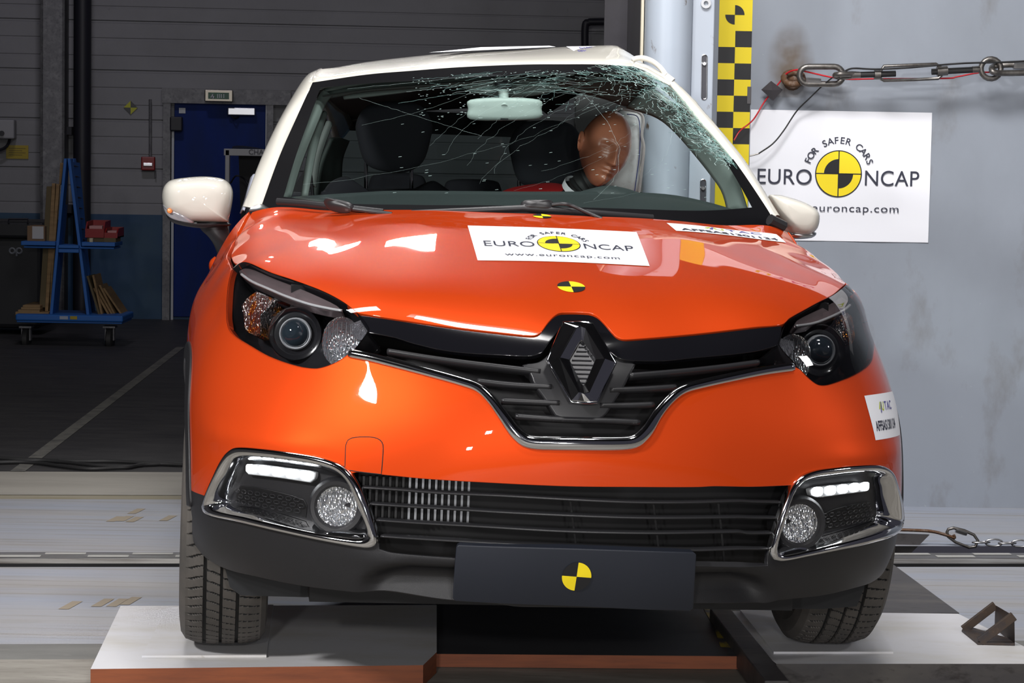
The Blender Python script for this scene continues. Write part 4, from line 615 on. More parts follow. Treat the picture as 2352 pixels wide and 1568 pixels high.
OC=np.array([0,1.9,.45])
def chart(X):
    d=np.asarray(X,float)-OC;h=np.hypot(d[...,0],d[...,1])
    return np.stack([np.arctan2(d[...,0],-d[...,1]),np.arctan2(d[...,2],h)],-1),np.linalg.norm(d,axis=-1)
def unit(q):
    a=q[...,0];b=q[...,1];return np.stack([np.sin(a)*np.cos(b),-np.cos(a)*np.cos(b),np.sin(b)],-1)
_P=np.array(CTRL);_Q,_r=chart(_P);_n=len(_Q)
def _K(A,B): return np.linalg.norm(A[:,None]-B[None],axis=2)**3
_A=np.zeros((_n+3,_n+3));_A[:_n,:_n]=_K(_Q,_Q)+6e-5*np.eye(_n);_A[:_n,_n]=1;_A[:_n,_n+1:]=_Q;_A[_n,:_n]=1;_A[_n+1:,:_n]=_Q.T
_W=np.linalg.solve(_A,np.concatenate([_r,[0,0,0]]))
def rad(q):
    q=np.atleast_2d(q);out=np.empty(len(q))
    for i in range(0,len(q),4000):
        s=q[i:i+4000];out[i:i+4000]=_K(s,_Q)@_W[:_n]+_W[_n]+s@_W[_n+1:]
    return out
def S0(q): q=np.atleast_2d(q);return OC+unit(q)*rad(q)[:,None]
def nrm(q,e=.0015):
    q=np.atleast_2d(q);da=S0(q+[e,0])-S0(q-[e,0]);db=S0(q+[0,e])-S0(q-[0,e]);n=np.cross(da,db);n/=np.linalg.norm(n,axis=1)[:,None]
    n*=np.sign((n*unit(q)).sum(1))[:,None];return n
def S(q,off=0.0,n=None):
    q=np.atleast_2d(q);X=S0(q)
    if np.isscalar(off) and off==0:return X
    if n is None:n=nrm(q)
    return X+n*(off if np.isscalar(off) else np.asarray(off)[:,None])
def densify(q,step,closed=True,smooth=True,corner=38):
    q=[Vector(p) for p in q];n=len(q);out=[]
    def ang(i):
        a=q[i]-q[(i-1)%n];b=q[(i+1)%n]-q[i]
        return math.degrees(a.angle(b)) if a.length>1e-9 and b.length>1e-9 else 0
    cor=[ang(i)>corner if (closed or 0<i<n-1) else True for i in range(n)]
    for i in range(n if closed else n-1):
        p1,p2=q[i],q[(i+1)%n]
        p0=q[(i-1)%n] if not cor[i] else p1*2-p2
        p3=q[(i+2)%n] if not cor[(i+1)%n] else p2*2-p1
        m=max(1,int(math.ceil((p2-p1).length/step)))
        d1=min(1,(p2-p1).length/max((p1-p0).length,1e-6));d2=min(1,(p2-p1).length/max((p3-p2).length,1e-6))
        L=(p2-p1).length
        t1=(p2-p0);t1=t1/max(t1.length,1e-9)*L;t2=(p3-p1);t2=t2/max(t2.length,1e-9)*L
        for k in range(m):
            t=k/m;t_2=t*t;t_3=t_2*t
            out.append((2*t_3-3*t_2+1)*p1+(t_3-2*t_2+t)*t1+(-2*t_3+3*t_2)*p2+(t_3-t_2)*t2)
    if not closed:out.append(q[-1])
    return np.array([(p.x,p.y) for p in out])
def inside(pts,poly):
    x,y=pts[:,0],pts[:,1];c=np.zeros(len(pts),bool);n=len(poly);j=n-1
    for i in range(n):
        xi,yi=poly[i];xj,yj=poly[j]
        if yi!=yj: c^=((yi>y)!=(yj>y))&(x<(xj-xi)*(y-yi)/(yj-yi)+xi)
        j=i
    return c
def panel(name,poly,m,parent,off=0.0,step=.012,rim=.014,holes=(),offfn=None,label=None,lip=.0018,dense=True):
    ST=step/1.75
    B=densify(poly,ST) if dense else np.array(poly)
    H=[densify(h,ST) for h in holes]
    lo=B.min(0);hi=B.max(0);gx=np.arange(lo[0],hi[0],ST);gy=np.arange(lo[1],hi[1],ST)
    G=np.stack(np.meshgrid(gx,gy),-1).reshape(-1,2);G[:,0]+=(np.round((G[:,1]-lo[1])/ST)%2)*ST*.5
    g=inside(G,B)
    for h in H:g&=~inside(G,h)
    G=G[g];AB=np.vstack([B]+H)
    keep=np.ones(len(G),bool)
    for i in range(0,len(G),2000):
        d=np.min(np.linalg.norm(G[i:i+2000,None]-AB[None],axis=2),axis=1);keep[i:i+2000]=d>ST*.55
    G=G[keep]
    pts=[Vector(p) for p in np.vstack([AB,G])];ed=[];k=0
    for L in [B]+H:
        n=len(L);ed+=[(k+i,k+(i+1)%n) for i in range(n)];k+=n
    vo,eo,fo,_,_,_=delaunay_2d_cdt(pts,ed,[],0,1e-7)
    Q=np.array([(v.x,v.y) for v in vo]);fo=[f for f in fo]
    Cn=np.array([Q[list(f)].mean(0) for f in fo]);g=inside(Cn,B)
    for h in H:g&=~inside(Cn,h)
    fo=[list(f) for f,k_ in zip(fo,g) if k_]
    N=nrm(Q);o_=off+(offfn(Q,S0(Q)) if offfn is not None else 0)
    X=S(Q,o_ if not np.isscalar(o_) else float(o_),N)
    if offfn is not None: # recompute normals numerically from mesh
        NN=np.zeros_like(X)
        for f in fo:
            fn=np.cross(X[f[1]]-X[f[0]],X[f[2]]-X[f[0]])
            if fn@N[f[0]]<0:fn=-fn
            for i in f:NN[i]+=fn
        N=NN/np.maximum(np.linalg.norm(NN,axis=1),1e-12)[:,None]
    V=[Vector(x) for x in X];NV=[Vector(x) for x in N];F=[]
    for f in fo:
        fn=np.cross(X[f[1]]-X[f[0]],X[f[2]]-X[f[0]])
        F.append(tuple(f) if fn@N[f[0]]>0 else tuple(f[::-1]))
    # rim: directed boundary edges
    if rim:
        cnt={}
        for f in F:
            for i in range(len(f)):
                e=(f[i],f[(i+1)%len(f)]);cnt[e]=cnt.get(e,0)+1
        be=[e for e in cnt if (e[1],e[0]) not in cnt]
        outd={}
        for a,b in be:
            t=V[b]-V[a];d=t.cross(NV[a])
            for i in (a,b):outd[i]=outd.get(i,Vector())+d
        idx={}
        for i,d in outd.items():
            d=d-NV[i]*d.dot(NV[i]);
            if d.length<1e-9:d=NV[i].orthogonal()
            d.normalize();base=len(V)
            V.append(V[i]+d*lip*.7-NV[i]*lip*.3);NV.append((NV[i]+d).normalized())
            V.append(V[i]+d*lip-NV[i]*lip);NV.append(d)
            V.append(V[i]+d*lip-NV[i]*rim);NV.append(d)
            idx[i]=(base,base+1,base+2)
        for a,b in be:
            A=(a,)+idx[a];Bq=(b,)+idx[b]
            for k in range(3):F.append((A[k],A[k+1],Bq[k+1],Bq[k]))
    o=newobj(name,V,F,m,parent,True,normals=NV)
    if label:o['label']=label
    return o
def sweep(name,poly,m,parent,w=.012,h=.008,off=0.0,closed=False,n=12,step=.008,wf=None,label=None,build=True,mb=None,square=False):
    q=densify(poly,step/1.75,closed);X=S(q,off);N=nrm(q);m_=len(q);V=[];F=[]
    for i in range(m_):
        a=X[(i-1)%m_] if (closed or i>0) else X[i];b=X[(i+1)%m_] if (closed or i<m_-1) else X[i]
        t=b-a;t/=np.linalg.norm(t)+1e-12;s=np.cross(t,N[i]);s/=np.linalg.norm(s)
        k=wf(i/(m_-1)) if wf else 1
        for j in range(n):
            an=2*math.pi*j/n;ca,sa=math.cos(an),math.sin(an)
            if square: ca=math.copysign(abs(ca)**.5,ca);sa=math.copysign(abs(sa)**.5,sa)
            V.append(X[i]+s*ca*w/2*k+N[i]*sa*h/2*k)
    for i in range(m_ if closed else m_-1):
        for j in range(n):F.append((i*n+j,i*n+(j+1)%n,((i+1)%m_)*n+(j+1)%n,((i+1)%m_)*n+j))
    if not closed:F+= [tuple(range(n))[::-1],tuple((m_-1)*n+j for j in range(n))]
    if mb is not None: mb.add([Vector(v) for v in V],F);return
    o=newobj(name,V,F,m,parent,True)
    if label:o['label']=label
    return o
CAR=empty('car',label='orange crossover car with ivory roof, its right side crushed against the grey pole',cat='car',mw=CARM)
# ---- bonnet and wings
bonnet=panel('bonnet',DT['bonnet'],'orange',CAR,label='glossy orange bonnet')
panel('fender',DT['fenderL'],'orange',CAR);panel('fender',DT['fenderR'],'orange',CAR)
def ledge(Q,X):
    x=np.abs(X[:,0]);z=X[:,2];a=1/(1+np.exp(-(x-.60)/.03));f=np.clip((.845-x)/.05,0,1)
    return a*f*.006*np.exp(-((z-.572)/.028)**2)
bumper=panel('front_bumper',DT['bumper'],'orange',CAR,offfn=ledge,label='orange upper bumper')
def scoop(Q,X):
    # rounded scoops each side of the number plate
    x=np.abs(X[:,0]);z=X[:,2]
    top=.318-.9*np.clip(x-.36,0,.2)**1.5
    g=-.045*np.exp(-((x-.30)/.155)**8)/(1+np.exp(-(top-z)/.006))*np.clip((z-.225)/.05,0,1)
    g+=.007*np.exp(-((x-.30)/.19)**4)*np.exp(-((z-.335)/.014)**2)
    return g
lowb=panel('lower_bumper',DT['lower_bumper'],'blk',CAR,offfn=scoop,label='matt black lower bumper')
for s in 'LR':
    panel('wheel_arch_trim',DT['arch'+s],'blk',CAR,off=.006,rim=.02,lip=.005)
# ---- upper grille
panel('gloss_strip',DT['strip'],'gloss',CAR,off=-.003,step=.01,label='gloss black strip')
panel('crash_structure',[(-.42,-.13),(.42,-.13),(.62,.0),(.62,.17),(.37,.21),(.1,.235),(-.1,.235),(-.37,.21),(-.62,.17),(-.62,.0)],'dark',CAR,off=-.13,step=.04,rim=0)
mb=MB();mb.box((0,1.2,.62),(1.5,.04,.66));mb.build('firewall','dark',CAR)
grille=empty('upper_grille',mw=Matrix());grille.parent=CAR
for i in range(7):
    sweep('slat',DT['uslat%d'%i],'slat',grille,w=.016,h=.03,off=-.022,n=10)
panel('badge_housing',DT['housing'],'slat',grille,off=-.012,step=.01,rim=.04,lip=.006)
sweep('grille_chrome_trim',DT['lip'],'chrome',CAR,w=.028,h=.020,off=.003,n=16,wf=lambda t:.75+.45*math.exp(-((t-.5)/.16)**4))
# ---- lower grille
lg=empty('lower_grille',mw=Matrix());lg.parent=CAR
for i in range(4): sweep('slat',DT['lslat%d'%i],'slat',lg,w=.008,h=.03,off=-.018,n=10)
mb=MB()
for x in (-.02,.17,.33):
    mb=MB()
    for k in range(3):
        q,_=chart(np.array([[x+.01*k,0.02,.49-.055*k],[x+.01*(k+1),.02,.49-.055*(k+1)]]));X=S(q,-.03)
        mb.tube([Vector(X[0]),Vector(X[1])],.003,4)
    mb.build('stay','dark',lg)
# radiator fins seen through the left of the intake
mb=MB()
for k in range(17):
    x=-.47+k*.0148;mb.m=0 if k<7 else 1  # dim and bright fins are put into the colour
    mb.box((x,.16+.0*k,.462),(.005,.02,.10))
mb.build('cooler_fins','silver',CAR,mats=['blk',mat('dull_fin',(.30,.31,.33),.4,.5)])
mb=MB();mb.box((-.30,.19,.45),(.36,.02,.16));mb.build('cooler_block','dark',CAR)
# ---- fog lamp surrounds
def lerp_loop(A,B,t,n): return A*(1-t)+B*t
def resample(q,n,k0=None):
    d=densify(q,.004);L=np.concatenate([[0],np.cumsum(np.linalg.norm(np.diff(np.vstack([d,d[:1]]),axis=0),axis=1))]);T_=np.linspace(0,L[-1],n,endpoint=False)
    D2=np.vstack([d,d[:1]]);return np.stack([np.interp(T_,L,D2[:,0]),np.interp(T_,L,D2[:,1])],-1)
def ringloft(name,qo,qi,prof,m,parent,n=160,label=None):
    A=resample(qo,n);Bq=resample(qi,n)
    # align: match each outer point to inner by angle around centre
    c=(A.mean(0)+Bq.mean(0))/2;best=min(range(n),key=lambda s:np.sum((A-np.roll(Bq,-s,axis=0))**2));Bq=np.roll(Bq,-best,axis=0)
    V=[];F=[]
    for t,o in prof: V.append(S(A*(1-t)+Bq*t,o))
    k=len(prof);VV=np.concatenate(V)
    for j in range(k-1):
        for i in range(n):F.append((j*n+i,j*n+(i+1)%n,(j+1)*n+(i+1)%n,(j+1)*n+i))
    o=newobj(name,VV,F,m,parent,True)
    if label:o['label']=label
    return o
for s,nm in (('L',-1),('R',1)):
    fs=empty('fog_lamp_surround',mw=Matrix());fs.parent=CAR
    prof=[(0,-.01),(0.0,.002),(.12,.010),(.32,.013),(.55,.010),(.66,.004),(.70,.001),(.78,-.004),(1.0,-.022),(1.02,-.045)]
    ringloft('chrome_frame',DT['fogOut'+s],DT['fogIn'+s],prof,'chrome',fs)
    panel('inner_panel',DT['fogIn'+s],'blk',fs,off=-.042,step=.012,rim=0)
    panel('mesh_insert',DT['mesh'+s],mat('mesh_black',(.006,.006,.007),.4),fs,off=-.040,step=.012,rim=.002)
    # hexagon cells of the mesh insert
    q=densify(DT['mesh'+s],.006);lo=q.min(0);hi=q.max(0);mb=MB();r=.0075
    for j in range(9):
        for i in range(16):
            c=np.array([[lo[0]+ (i+.5*(j%2))*.0125, lo[1]+j*.0072]])
            if not inside(c,q)[0]:continue
            a6=[2*math.pi*k/6 for k in range(6)]
            cc=np.array([[c[0,0]+.0048*math.cos(a),c[0,1]+.0026*math.sin(a)] for a in a6]);X=S(cc,-.036)
            mb.tube([Vector(x) for x in X],.0011,4,closed=True)
    mb.build('mesh_cells','slat',fs)
    # daytime running light strip
    M['drl']=M.get('drl') or mat('drl_glow',(1,1,1),.3,emit=(.93,.97,1),es=9)
    M['drlb']=M.get('drlb') or mat('drl_lens',(.35,.36,.37),.15,coat=1)
    panel('drl_lens',DT['drl'+s],'drlb',fs,off=-.026,step=.008,rim=.012,lip=.003)
    q=densify(DT['drl'+s],.004);lo=q.min(0);hi=q.max(0)
    for k in range(5):
        t=(k+.5)/5;x=lo[0]+(hi[0]-lo[0])*t
        col=q[np.abs(q[:,0]-x)<.006];y=(col[:,1].max()*.62+col[:,1].min()*.38) if len(col)>1 else q[:,1].mean()
        cc=np.array([[x+.0078*math.copysign(abs(math.cos(a))**.6,math.cos(a)),y+.0058*math.copysign(abs(math.sin(a))**.6,math.sin(a))] for a in np.linspace(0,2*math.pi,16)[:-1]])
        X=S(cc,-.021);X2=S(cc,-.026);V=[Vector(v) for v in X]+[Vector(v) for v in X2];n=len(X)
        newobj('led',V,[tuple(range(n))]+[(i,(i+1)%n,n+(i+1)%n,n+i) for i in range(n)],'drl',fs)

# ---- headlamps
def sparkle(name,col,scale,rough=.08,amber=None,thr=.0):
    m=mat(name,col,rough,1);nt=m.node_tree;b=nt.nodes['Principled BSDF']
    tc=nt.nodes.new('ShaderNodeTexCoord');v=nt.nodes.new('ShaderNodeTexVoronoi');v.inputs['Scale'].default_value=scale
    mp=nt.nodes.new('ShaderNodeMapping');mp.inputs['Scale'].default_value=(1,1,.45);nt.links.new(tc.outputs['Object'],mp.inputs[0]);nt.links.new(mp.outputs[0],v.inputs['Vector'])
    bp=nt.nodes.new('ShaderNodeBump');bp.inputs['Strength'].default_value=1;bp.inputs['Distance'].default_value=.006;nt.links.new(v.outputs['Distance'],bp.inputs['Height']);nt.links.new(bp.outputs[0],b.inputs['Normal'])
    if amber:
        n=nt.nodes.new('ShaderNodeTexNoise');n.inputs['Scale'].default_value=28;nt.links.new(tc.outputs['Object'],n.inputs['Vector'])
        r=nt.nodes.new('ShaderNodeMapRange');r.inputs[1].default_value=.50;r.inputs[2].default_value=.58;nt.links.new(n.outputs[0],r.inputs[0])
        mx=nt.nodes.new('ShaderNodeMix');mx.data_type='RGBA';nt.links.new(r.outputs[0],mx.inputs[0]);mx.inputs[6].default_value=tuple(col)+(1,);mx.inputs[7].default_value=tuple(amber)+(1,);nt.links.new(mx.outputs[2],b.inputs['Base Color'])
    return m
M['refl']=sparkle('faceted_reflector',(.92,.94,.97),190,.16)
M['amber']=sparkle('amber_reflector',(.55,.52,.52),230,.14,amber=(.85,.30,.02))
M['brow']=mat('smoked_chrome',(.34,.27,.28),.2,.75)
M['lguide2']=mat('ring_silver',(.62,.64,.67),.25,.3)
M['plens']=mat('projector_glass',(.02,.03,.04),.03,0,1,.8)
M['hblack']=mat('headlamp_black',(.012,.012,.014),.18,0,.6)
def Pt(q,off): return Vector(S(np.array([q]),off)[0])
for s,sg in (('L',-1),('R',1)):
    h=empty('headlight',mw=Matrix());h.parent=CAR
    o=DT['headlight'+s]
    ringloft('housing',o,o,[(0,.0005),(.012,.001),(.03,-.004),(.05,-.03),(.06,-.10)],'hblack',h,n=140)
    panel('back_shell',o,'hblack',h,off=-.085,step=.02,rim=0)
    panel('lens_cover',o,'glass',h,off=.0012,step=.010,rim=0)
    # projector
    c=Pt(DC_['proj'+s],-.045);ax=Vector((sg*.10,-1,.06)).normalized()
    mb=MB();mb.lathe([(0,.020),(.010,.0188),(.020,.0145),(.028,.0075),(.0325,0)],c,ax,32);mb.build('projector_lens','plens',h,smooth=True)
    mb=MB();mb.lathe([(.0315,-.004),(.0315,.002),(.0345,.005),(.0375,.0),(.0375,-.01)],c,ax,32);mb.build('projector_ring','lguide2',h,smooth=True)
    mb=MB();mb.lathe([(.037,-.012),(.045,-.004),(.053,.004),(.060,.006),(.063,-.004),(.063,-.04)],c,ax,32);mb.build('projector_bezel','hblack',h,smooth=True)
    # high beam reflector
    c=Pt(DC_['beam'+s],-.062);ax=Vector((sg*.05,-1,.05)).normalized()
    mb=MB();R=.047
    V=[];F=[];nr,na=9,28
    U=Vector((1,0,0));Wv=Vector((0,0,1))
    for i in range(nr+1):
        t=i/nr
        for k in range(na):
            a=2*math.pi*k/na;rr=R*t*(1.0+.22*abs(math.sin(a))**2)
            V.append(c+U*rr*math.cos(a)*.92+Wv*rr*math.sin(a)+ax*(.045*t*t))
    for i in range(nr):
        for k in range(na):F.append((i*na+k,i*na+(k+1)%na,(i+1)*na+(k+1)%na,(i+1)*na+k))
    newobj('high_beam_reflector',V,F,'refl',h)
    
    mb=MB()
    for k in range(9):
        x=(k-4)*.0098;hgt=.046*math.sqrt(max(.05,1-(x/.05)**2));mb.tube([c+ax*.046+U*x-Wv*hgt,c+ax*.046+U*x+Wv*hgt],.0005,4)
    mb.build('lens_ribs','silver',h)
    panel('brow_trim',DT['brow'+s],'brow',h,off=-.012,step=.008,rim=.02)
    sweep('light_guide',DT['browline'+s],M.setdefault('lguide',mat('light_guide_white',(.55,.55,.56),.3,.2)),h,w=.0065,h=.006,off=-.008)
    panel('indicator_reflector',DT['amber'+s],'amber',h,off=-.022,step=.008,rim=.03)
    panel('corner_fins',DT['fin'+s],M.setdefault('fin',mat('fin_grey',(.20,.20,.22),.25,.7,bump=(260,1,(1,1,.15)))),h,off=-.010,step=.006,rim=.01)
    # fog lamp
    fl=empty('fog_lamp',mw=Matrix());fl.parent=CAR
    c=Pt(DC_['fog'+s],-.030);ax=Vector((sg*.16,-1,0)).normalized()
    mb=MB();mb.lathe([(.044,-.01),(.0445,.006),(.050,.014),(.058,.015),(.064,.006),(.066,-.03)],c,ax,36);mb.build('bezel','blk',fl,smooth=True)
    mb=MB();mb.lathe([(0,-.009),(.014,-.008),(.028,-.004),(.038,.0),(.0445,.004)],c,ax,26);mb.build('reflector','refl',fl)
    mb=MB();mb.lathe([(0,.010),(.02,.0085),(.036,.006),(.044,.002)],c,ax,32);mb.build('lens','glass',fl,smooth=True)
# ---- number plate with target
panel('number_plate',DT['plate'],mat('plate_board',(.014,.017,.026),.45),CAR,off=.018,step=.02,rim=.03,lip=.003,label='blank dark board where the number plate goes')
def wrap(layers,q,name,parent,scale=1,rot=0,off=.001,dz=.0003,U=None,eff=None):
    q=np.array([q]);N=nrm(q)[0];c=S(q)[0]
    u=np.array([1.,0,0]) if U is None else np.array(U);u=u-N*(u@N);u/=np.linalg.norm(u);w=-np.cross(u,N);w/=np.linalg.norm(w)
    if w[2]<0:w=-w
    ca,sa=math.cos(rot),math.sin(rot);mb=MB();keys=[]
    for (k,h,V,F) in layers:
        if k not in keys:keys.append(k)
        mb.m=keys.index(k);V=np.array(V)*scale;X=V[:,0]*ca-V[:,1]*sa;Y=V[:,0]*sa+V[:,1]*ca
        P=c+X[:,None]*u+Y[:,None]*w;qq=chart(P)[0];mb.add([Vector(x) for x in S(qq,off+h*dz)],F)
    return mb.build(name,keys[0],parent,mats=keys)
wrap(target4(.0325),DC_['plate_t'],'target_sticker',CAR,off=.0195,rot=-.06)
wrap(target4(.0325),DT['dot'][0],'target_sticker',CAR,off=.001,rot=.06)
wrap(target4(.024),DT['dot2'][0],'target_sticker',CAR,off=.001,rot=0)
# ---- badge
q=np.array([DC_['badge']]);N=Vector(nrm(q)[0]);c=Vector(S(q,.004)[0]);U=Vector((1,0,0));U=(U-N*U.dot(N)).normalized();Wv=U.cross(N)*-1
if Wv.z<0:Wv=-Wv
k=1/1010
def bring(pts,h): return [c+U*(x*k)-Wv*(y*k)+N*h for x,y in pts]
out=[(-38,-97),(-19,-98),(0,-99),(14,-98),(28,-97),(76,-1),(30,96),(16,97),(2,97),(-12,96),(-26,95),(-76,-3)]
mid=[(-10,-80),(-5,-82),(0,-84),(5,-82),(10,-80),(50,-5),(12,78),(6,80),(1,82),(-4,80),(-10,78),(-50,-5)]
inn=[(-3,-50),(-1,-52),(1,-54),(3,-52),(5,-50),(31,-8),(6,52),(4,54),(2,56),(0,54),(-2,52),(-27,-6)]
M['slatg']=mat('rib_grey',(.07,.07,.075),.4)
bg=empty('badge',mw=Matrix());bg.parent=CAR;bg['label']='chrome diamond badge'
V=bring(out,0)+bring([(x*1.0,y*1.0) for x,y in out],.012)+bring(mid,.022)+bring(inn,.010)+bring(inn,-.004);n=12;F=[]
for r in range(4):
    for i in range(n):F.append((r*n+i,r*n+(i+1)%n,(r+1)*n+(i+1)%n,(r+1)*n+i))
o=newobj('chrome_diamond',V,F,'chrome',bg,bevel=.0012);
mb=MB()
mb.add(bring([(-27,-6),(2,-54),(31,-8),(3,56)],.001),[(0,1,2,3)]);mb.build('centre_plate','slat',bg)
for j in range(9):
    y=-42+j*11;w=(1-abs(y-1)/56)*27
    mb=MB();mb.tube(bring([(2-w,y),(2+w,y)],.004),.0016,4);mb.build('centre_rib','slatg',bg)
mb=MB();mb.tube(bring([(x*1.02,y*1.02) for x,y in out],.009),.0018,6,closed=True);mb.build('rim','chrome',bg,smooth=True)
panel('tow_eye_cover',DT['tow'],'orange',CAR,off=.0006,step=.01,rim=.004,lip=.0012)
sweep('tow_cover_seam',DT['tow'],'dark',CAR,w=.0022,h=.001,off=.0004,closed=True,n=6)
# ---- paper sheets stuck to the bonnet, wing and roof
def quadpanel(name,q4,mtl,off,nx=16,ny=8,layers=None,frame=(-1.12,1.12,-.62,.62),parent=None,label=None):
    A=np.array([S0(np.array([p]))[0] for p in q4]) # tl,tr,br,bl
    def P(s,t): # s 0..1 left-right, t 0..1 bottom-top
        X=(1-s)*(1-t)*A[3]+s*(1-t)*A[2]+s*t*A[1]+(1-s)*t*A[0];return X
    pts=np.array([P(i/nx,j/ny) for j in range(ny+1) for i in range(nx+1)]);X=S(chart(pts)[0],off)
    F=[(j*(nx+1)+i,j*(nx+1)+i+1,(j+1)*(nx+1)+i+1,(j+1)*(nx+1)+i) for j in range(ny) for i in range(nx)]
    e=empty(name,mw=Matrix());e.parent=parent or CAR
    if label:e['label']=label
    newobj('paper',X,F,'paper',e,True)
    if layers:
        mb=MB();keys=[]
        for (k,h,V,Fc) in layers:
            if k not in keys:keys.append(k)
            mb.m=keys.index(k);pp=np.array([P((x-frame[0])/(frame[1]-frame[0]),(y-frame[2])/(frame[3]-frame[2])) for x,y in V])
            mb.add([Vector(x) for x in S(chart(pp)[0],off+.0005+h*.0003)],Fc)
        mb.build('print',keys[0],e,mats=keys)
    return e
quadpanel('bonnet_sheet',DT['sheet'],'paper',.0015,layers=emblem(),frame=(-1.13,1.12,-.62,.60),label='white sheet with round yellow and black emblem')
def idlayers(code,small=False):
    L=[];T=textmesh('UTAC',.30,1,.004);xs=[p[0] for p in T[0]]
    for i,ch in enumerate('UTAC'):
        V,F=textmesh(ch,.34,.9,.006);x0=-.12+i*.24;L.append(('inkgreen' if ch=='U' else 'inkblue',1,[(x+x0,y+.26) for x,y in V],F))
    L.append(('inkgreen',1,[(-.42,.20),(-.30,.40),(-.25,.40),(-.34,.20)],[(0,1,2,3)]));L.append(('inkblue',2,[(-.34,.10),(-.24,.40),(-.20,.40),(-.27,.10)],[(0,1,2,3)]))
    V,F=textmesh(code,.30,1,.008);xs=[p[0] for p in V];kk=1.86/(max(xs)-min(xs));L.append(('ink',1,[((x-(max(xs)+min(xs))/2)*kk,y*1.25-.26) for x,y in V],F));return L
q=DT['idsheet'];quadpanel('bonnet_sheet',[q[0],q[1],q[2],q[5]],'paper',.0015,layers=idlayers('AFFSAS1301134'),frame=(-1.05,1.05,-.5,.5),label='narrow white sheet with a printed code')
q=DT['idside'];quadpanel('wing_sheet',[q[0],q[2],q[4],q[6]],'paper',.0015,layers=idlayers('AFFSAS1301134'),frame=(-1.15,1.9,-.62,.62),label='white sheet with a printed code on the wing')

# ================================================================ GLASS, ROOF, CABIN
def cpts(l): return [carat(*p) for p in l]
def spl(P,n):
    P=cr(P,12);L=[0]
    for a,b in zip(P,P[1:]):L.append(L[-1]+(b-a).length)
    out=[];
    for t in np.linspace(0,L[-1],n):
        i=min(max(np.searchsorted(L,t)-1,0),len(P)-2);k=(t-L[i])/max(L[i+1]-L[i],1e-9);out.append(P[i].lerp(P[i+1],k))
    return out
NU,NV=56,30
eL=spl(cpts([(596,486,1.31),(640,364,1.50),(680,273,1.68),(718,190,1.84)]),NV+1)
eR=spl(cpts([(1782,524,1.31),(1774,500,1.335),(1720,417,1.47),(1678,358,1.56),(1636,308,1.64),(1600,262,1.70),(1556,212,1.76),(1500,172,1.80),(1454,153,1.81)]),NV+1)
eB=spl(cpts([(596,486,1.31),(760,508,1.14),(950,512,1.07),(1200,514,1.05),(1450,524,1.07),(1640,532,1.15),(1782,524,1.31)]),NU+1)
eT=spl(cpts([(718,190,1.84),(841,172,1.78),(948,163,1.755),(1055,155,1.74),(1197,149,1.735),(1290,148,1.74),(1380,148,1.765),(1454,153,1.81)]),NU+1)
def lerpl(L,t):
    x=min(max(t,0),1)*(len(L)-1);i=min(int(x),len(L)-2);return L[i].lerp(L[i+1],x-i)
def G(u,v,off=0.0):
    a=lerpl(eB,u)*(1-v)+lerpl(eT,u)*v;b=lerpl(eL,v)*(1-u)+lerpl(eR,v)*u
    c=eB[0]*(1-u)*(1-v)+eB[-1]*u*(1-v)+eT[0]*(1-u)*v+eT[-1]*u*v
    p=a+b-c
    # the pole has pushed the glass in near its upper right corner
    d=math.exp(-(((u-.93)/.16)**2+((v-.62)/.25)**2));
    if 0<u<1:p=p+Vector((-.0,.02*d*(1-u)*4,-.01*d))
    if off:p=p+Vector((0,-.62,.78))*off
    return p
def gridmesh(fn,nu,nv): 
    V=[fn(i/nu,j/nv) for j in range(nv+1) for i in range(nu+1)];F=[(j*(nu+1)+i,j*(nu+1)+i+1,(j+1)*(nu+1)+i+1,(j+1)*(nu+1)+i) for j in range(nv) for i in range(nu)];return V,F
V,F=gridmesh(G,NU,NV)
WS=newobj('windscreen',V,F,'screen',CAR,True);WS['label']='windscreen shattered at the upper right'
# black ceramic border
M['frit']=mat('ceramic_border',(.003,.003,.004),.5,0,0,.15)
def band(mb,fa,fb,n,off):
    V=[];
    for i in range(n+1):
        t=i/n;a=fa(t);b=fb(t)
        for k in range(4):
            w=k/3;V.append(G(a[0]+(b[0]-a[0])*w,a[1]+(b[1]-a[1])*w,off))
    F=[(i*4+k,(i+1)*4+k,(i+1)*4+k+1,i*4+k+1) for i in range(n) for k in range(3)];mb.add(V,F)
mb=MB()
band(mb,lambda t:(0,t),lambda t:(.045-.012*t,t),24,.0012)
band(mb,lambda t:(t,0),lambda t:(t,.115-.02*math.sin(math.pi*t)),40,.0012)
band(mb,lambda t:(t,1),lambda t:(t,.945-.035*math.sin(math.pi*t)),40,.0012)
band(mb,lambda t:(1,t*.40),lambda t:(.955-.0*t+.02*t,t*.40),20,.0012)
mb.build('black_border','frit',WS,smooth=True)
# cracks
M['crack']=mat('crack_edges_glints',(.42,.56,.54),.2,.0,.0)
M['crackb']=mat('crack_edges_teal',(.20,.36,.34),.3)
rnd=random.Random(3)
mbA=MB();mbB=MB()
def seg(mb,pts,r): mb.tube([G(u,v,.0022) for u,v in pts],r,3,cap=False)
def wob(a,b,n,amp,bend=0):
    out=[];dx,dy=b[0]-a[0],b[1]-a[1]
    for i in range(n+1):
        t=i/n;j=rnd.uniform(-amp,amp) if 0<i<n else 0
        o=bend*4*t*(1-t)+j;out.append((min(.999,max(.001,a[0]+dx*t-dy*o)),min(.999,max(.001,a[1]+dy*t+dx*o))))
    return out
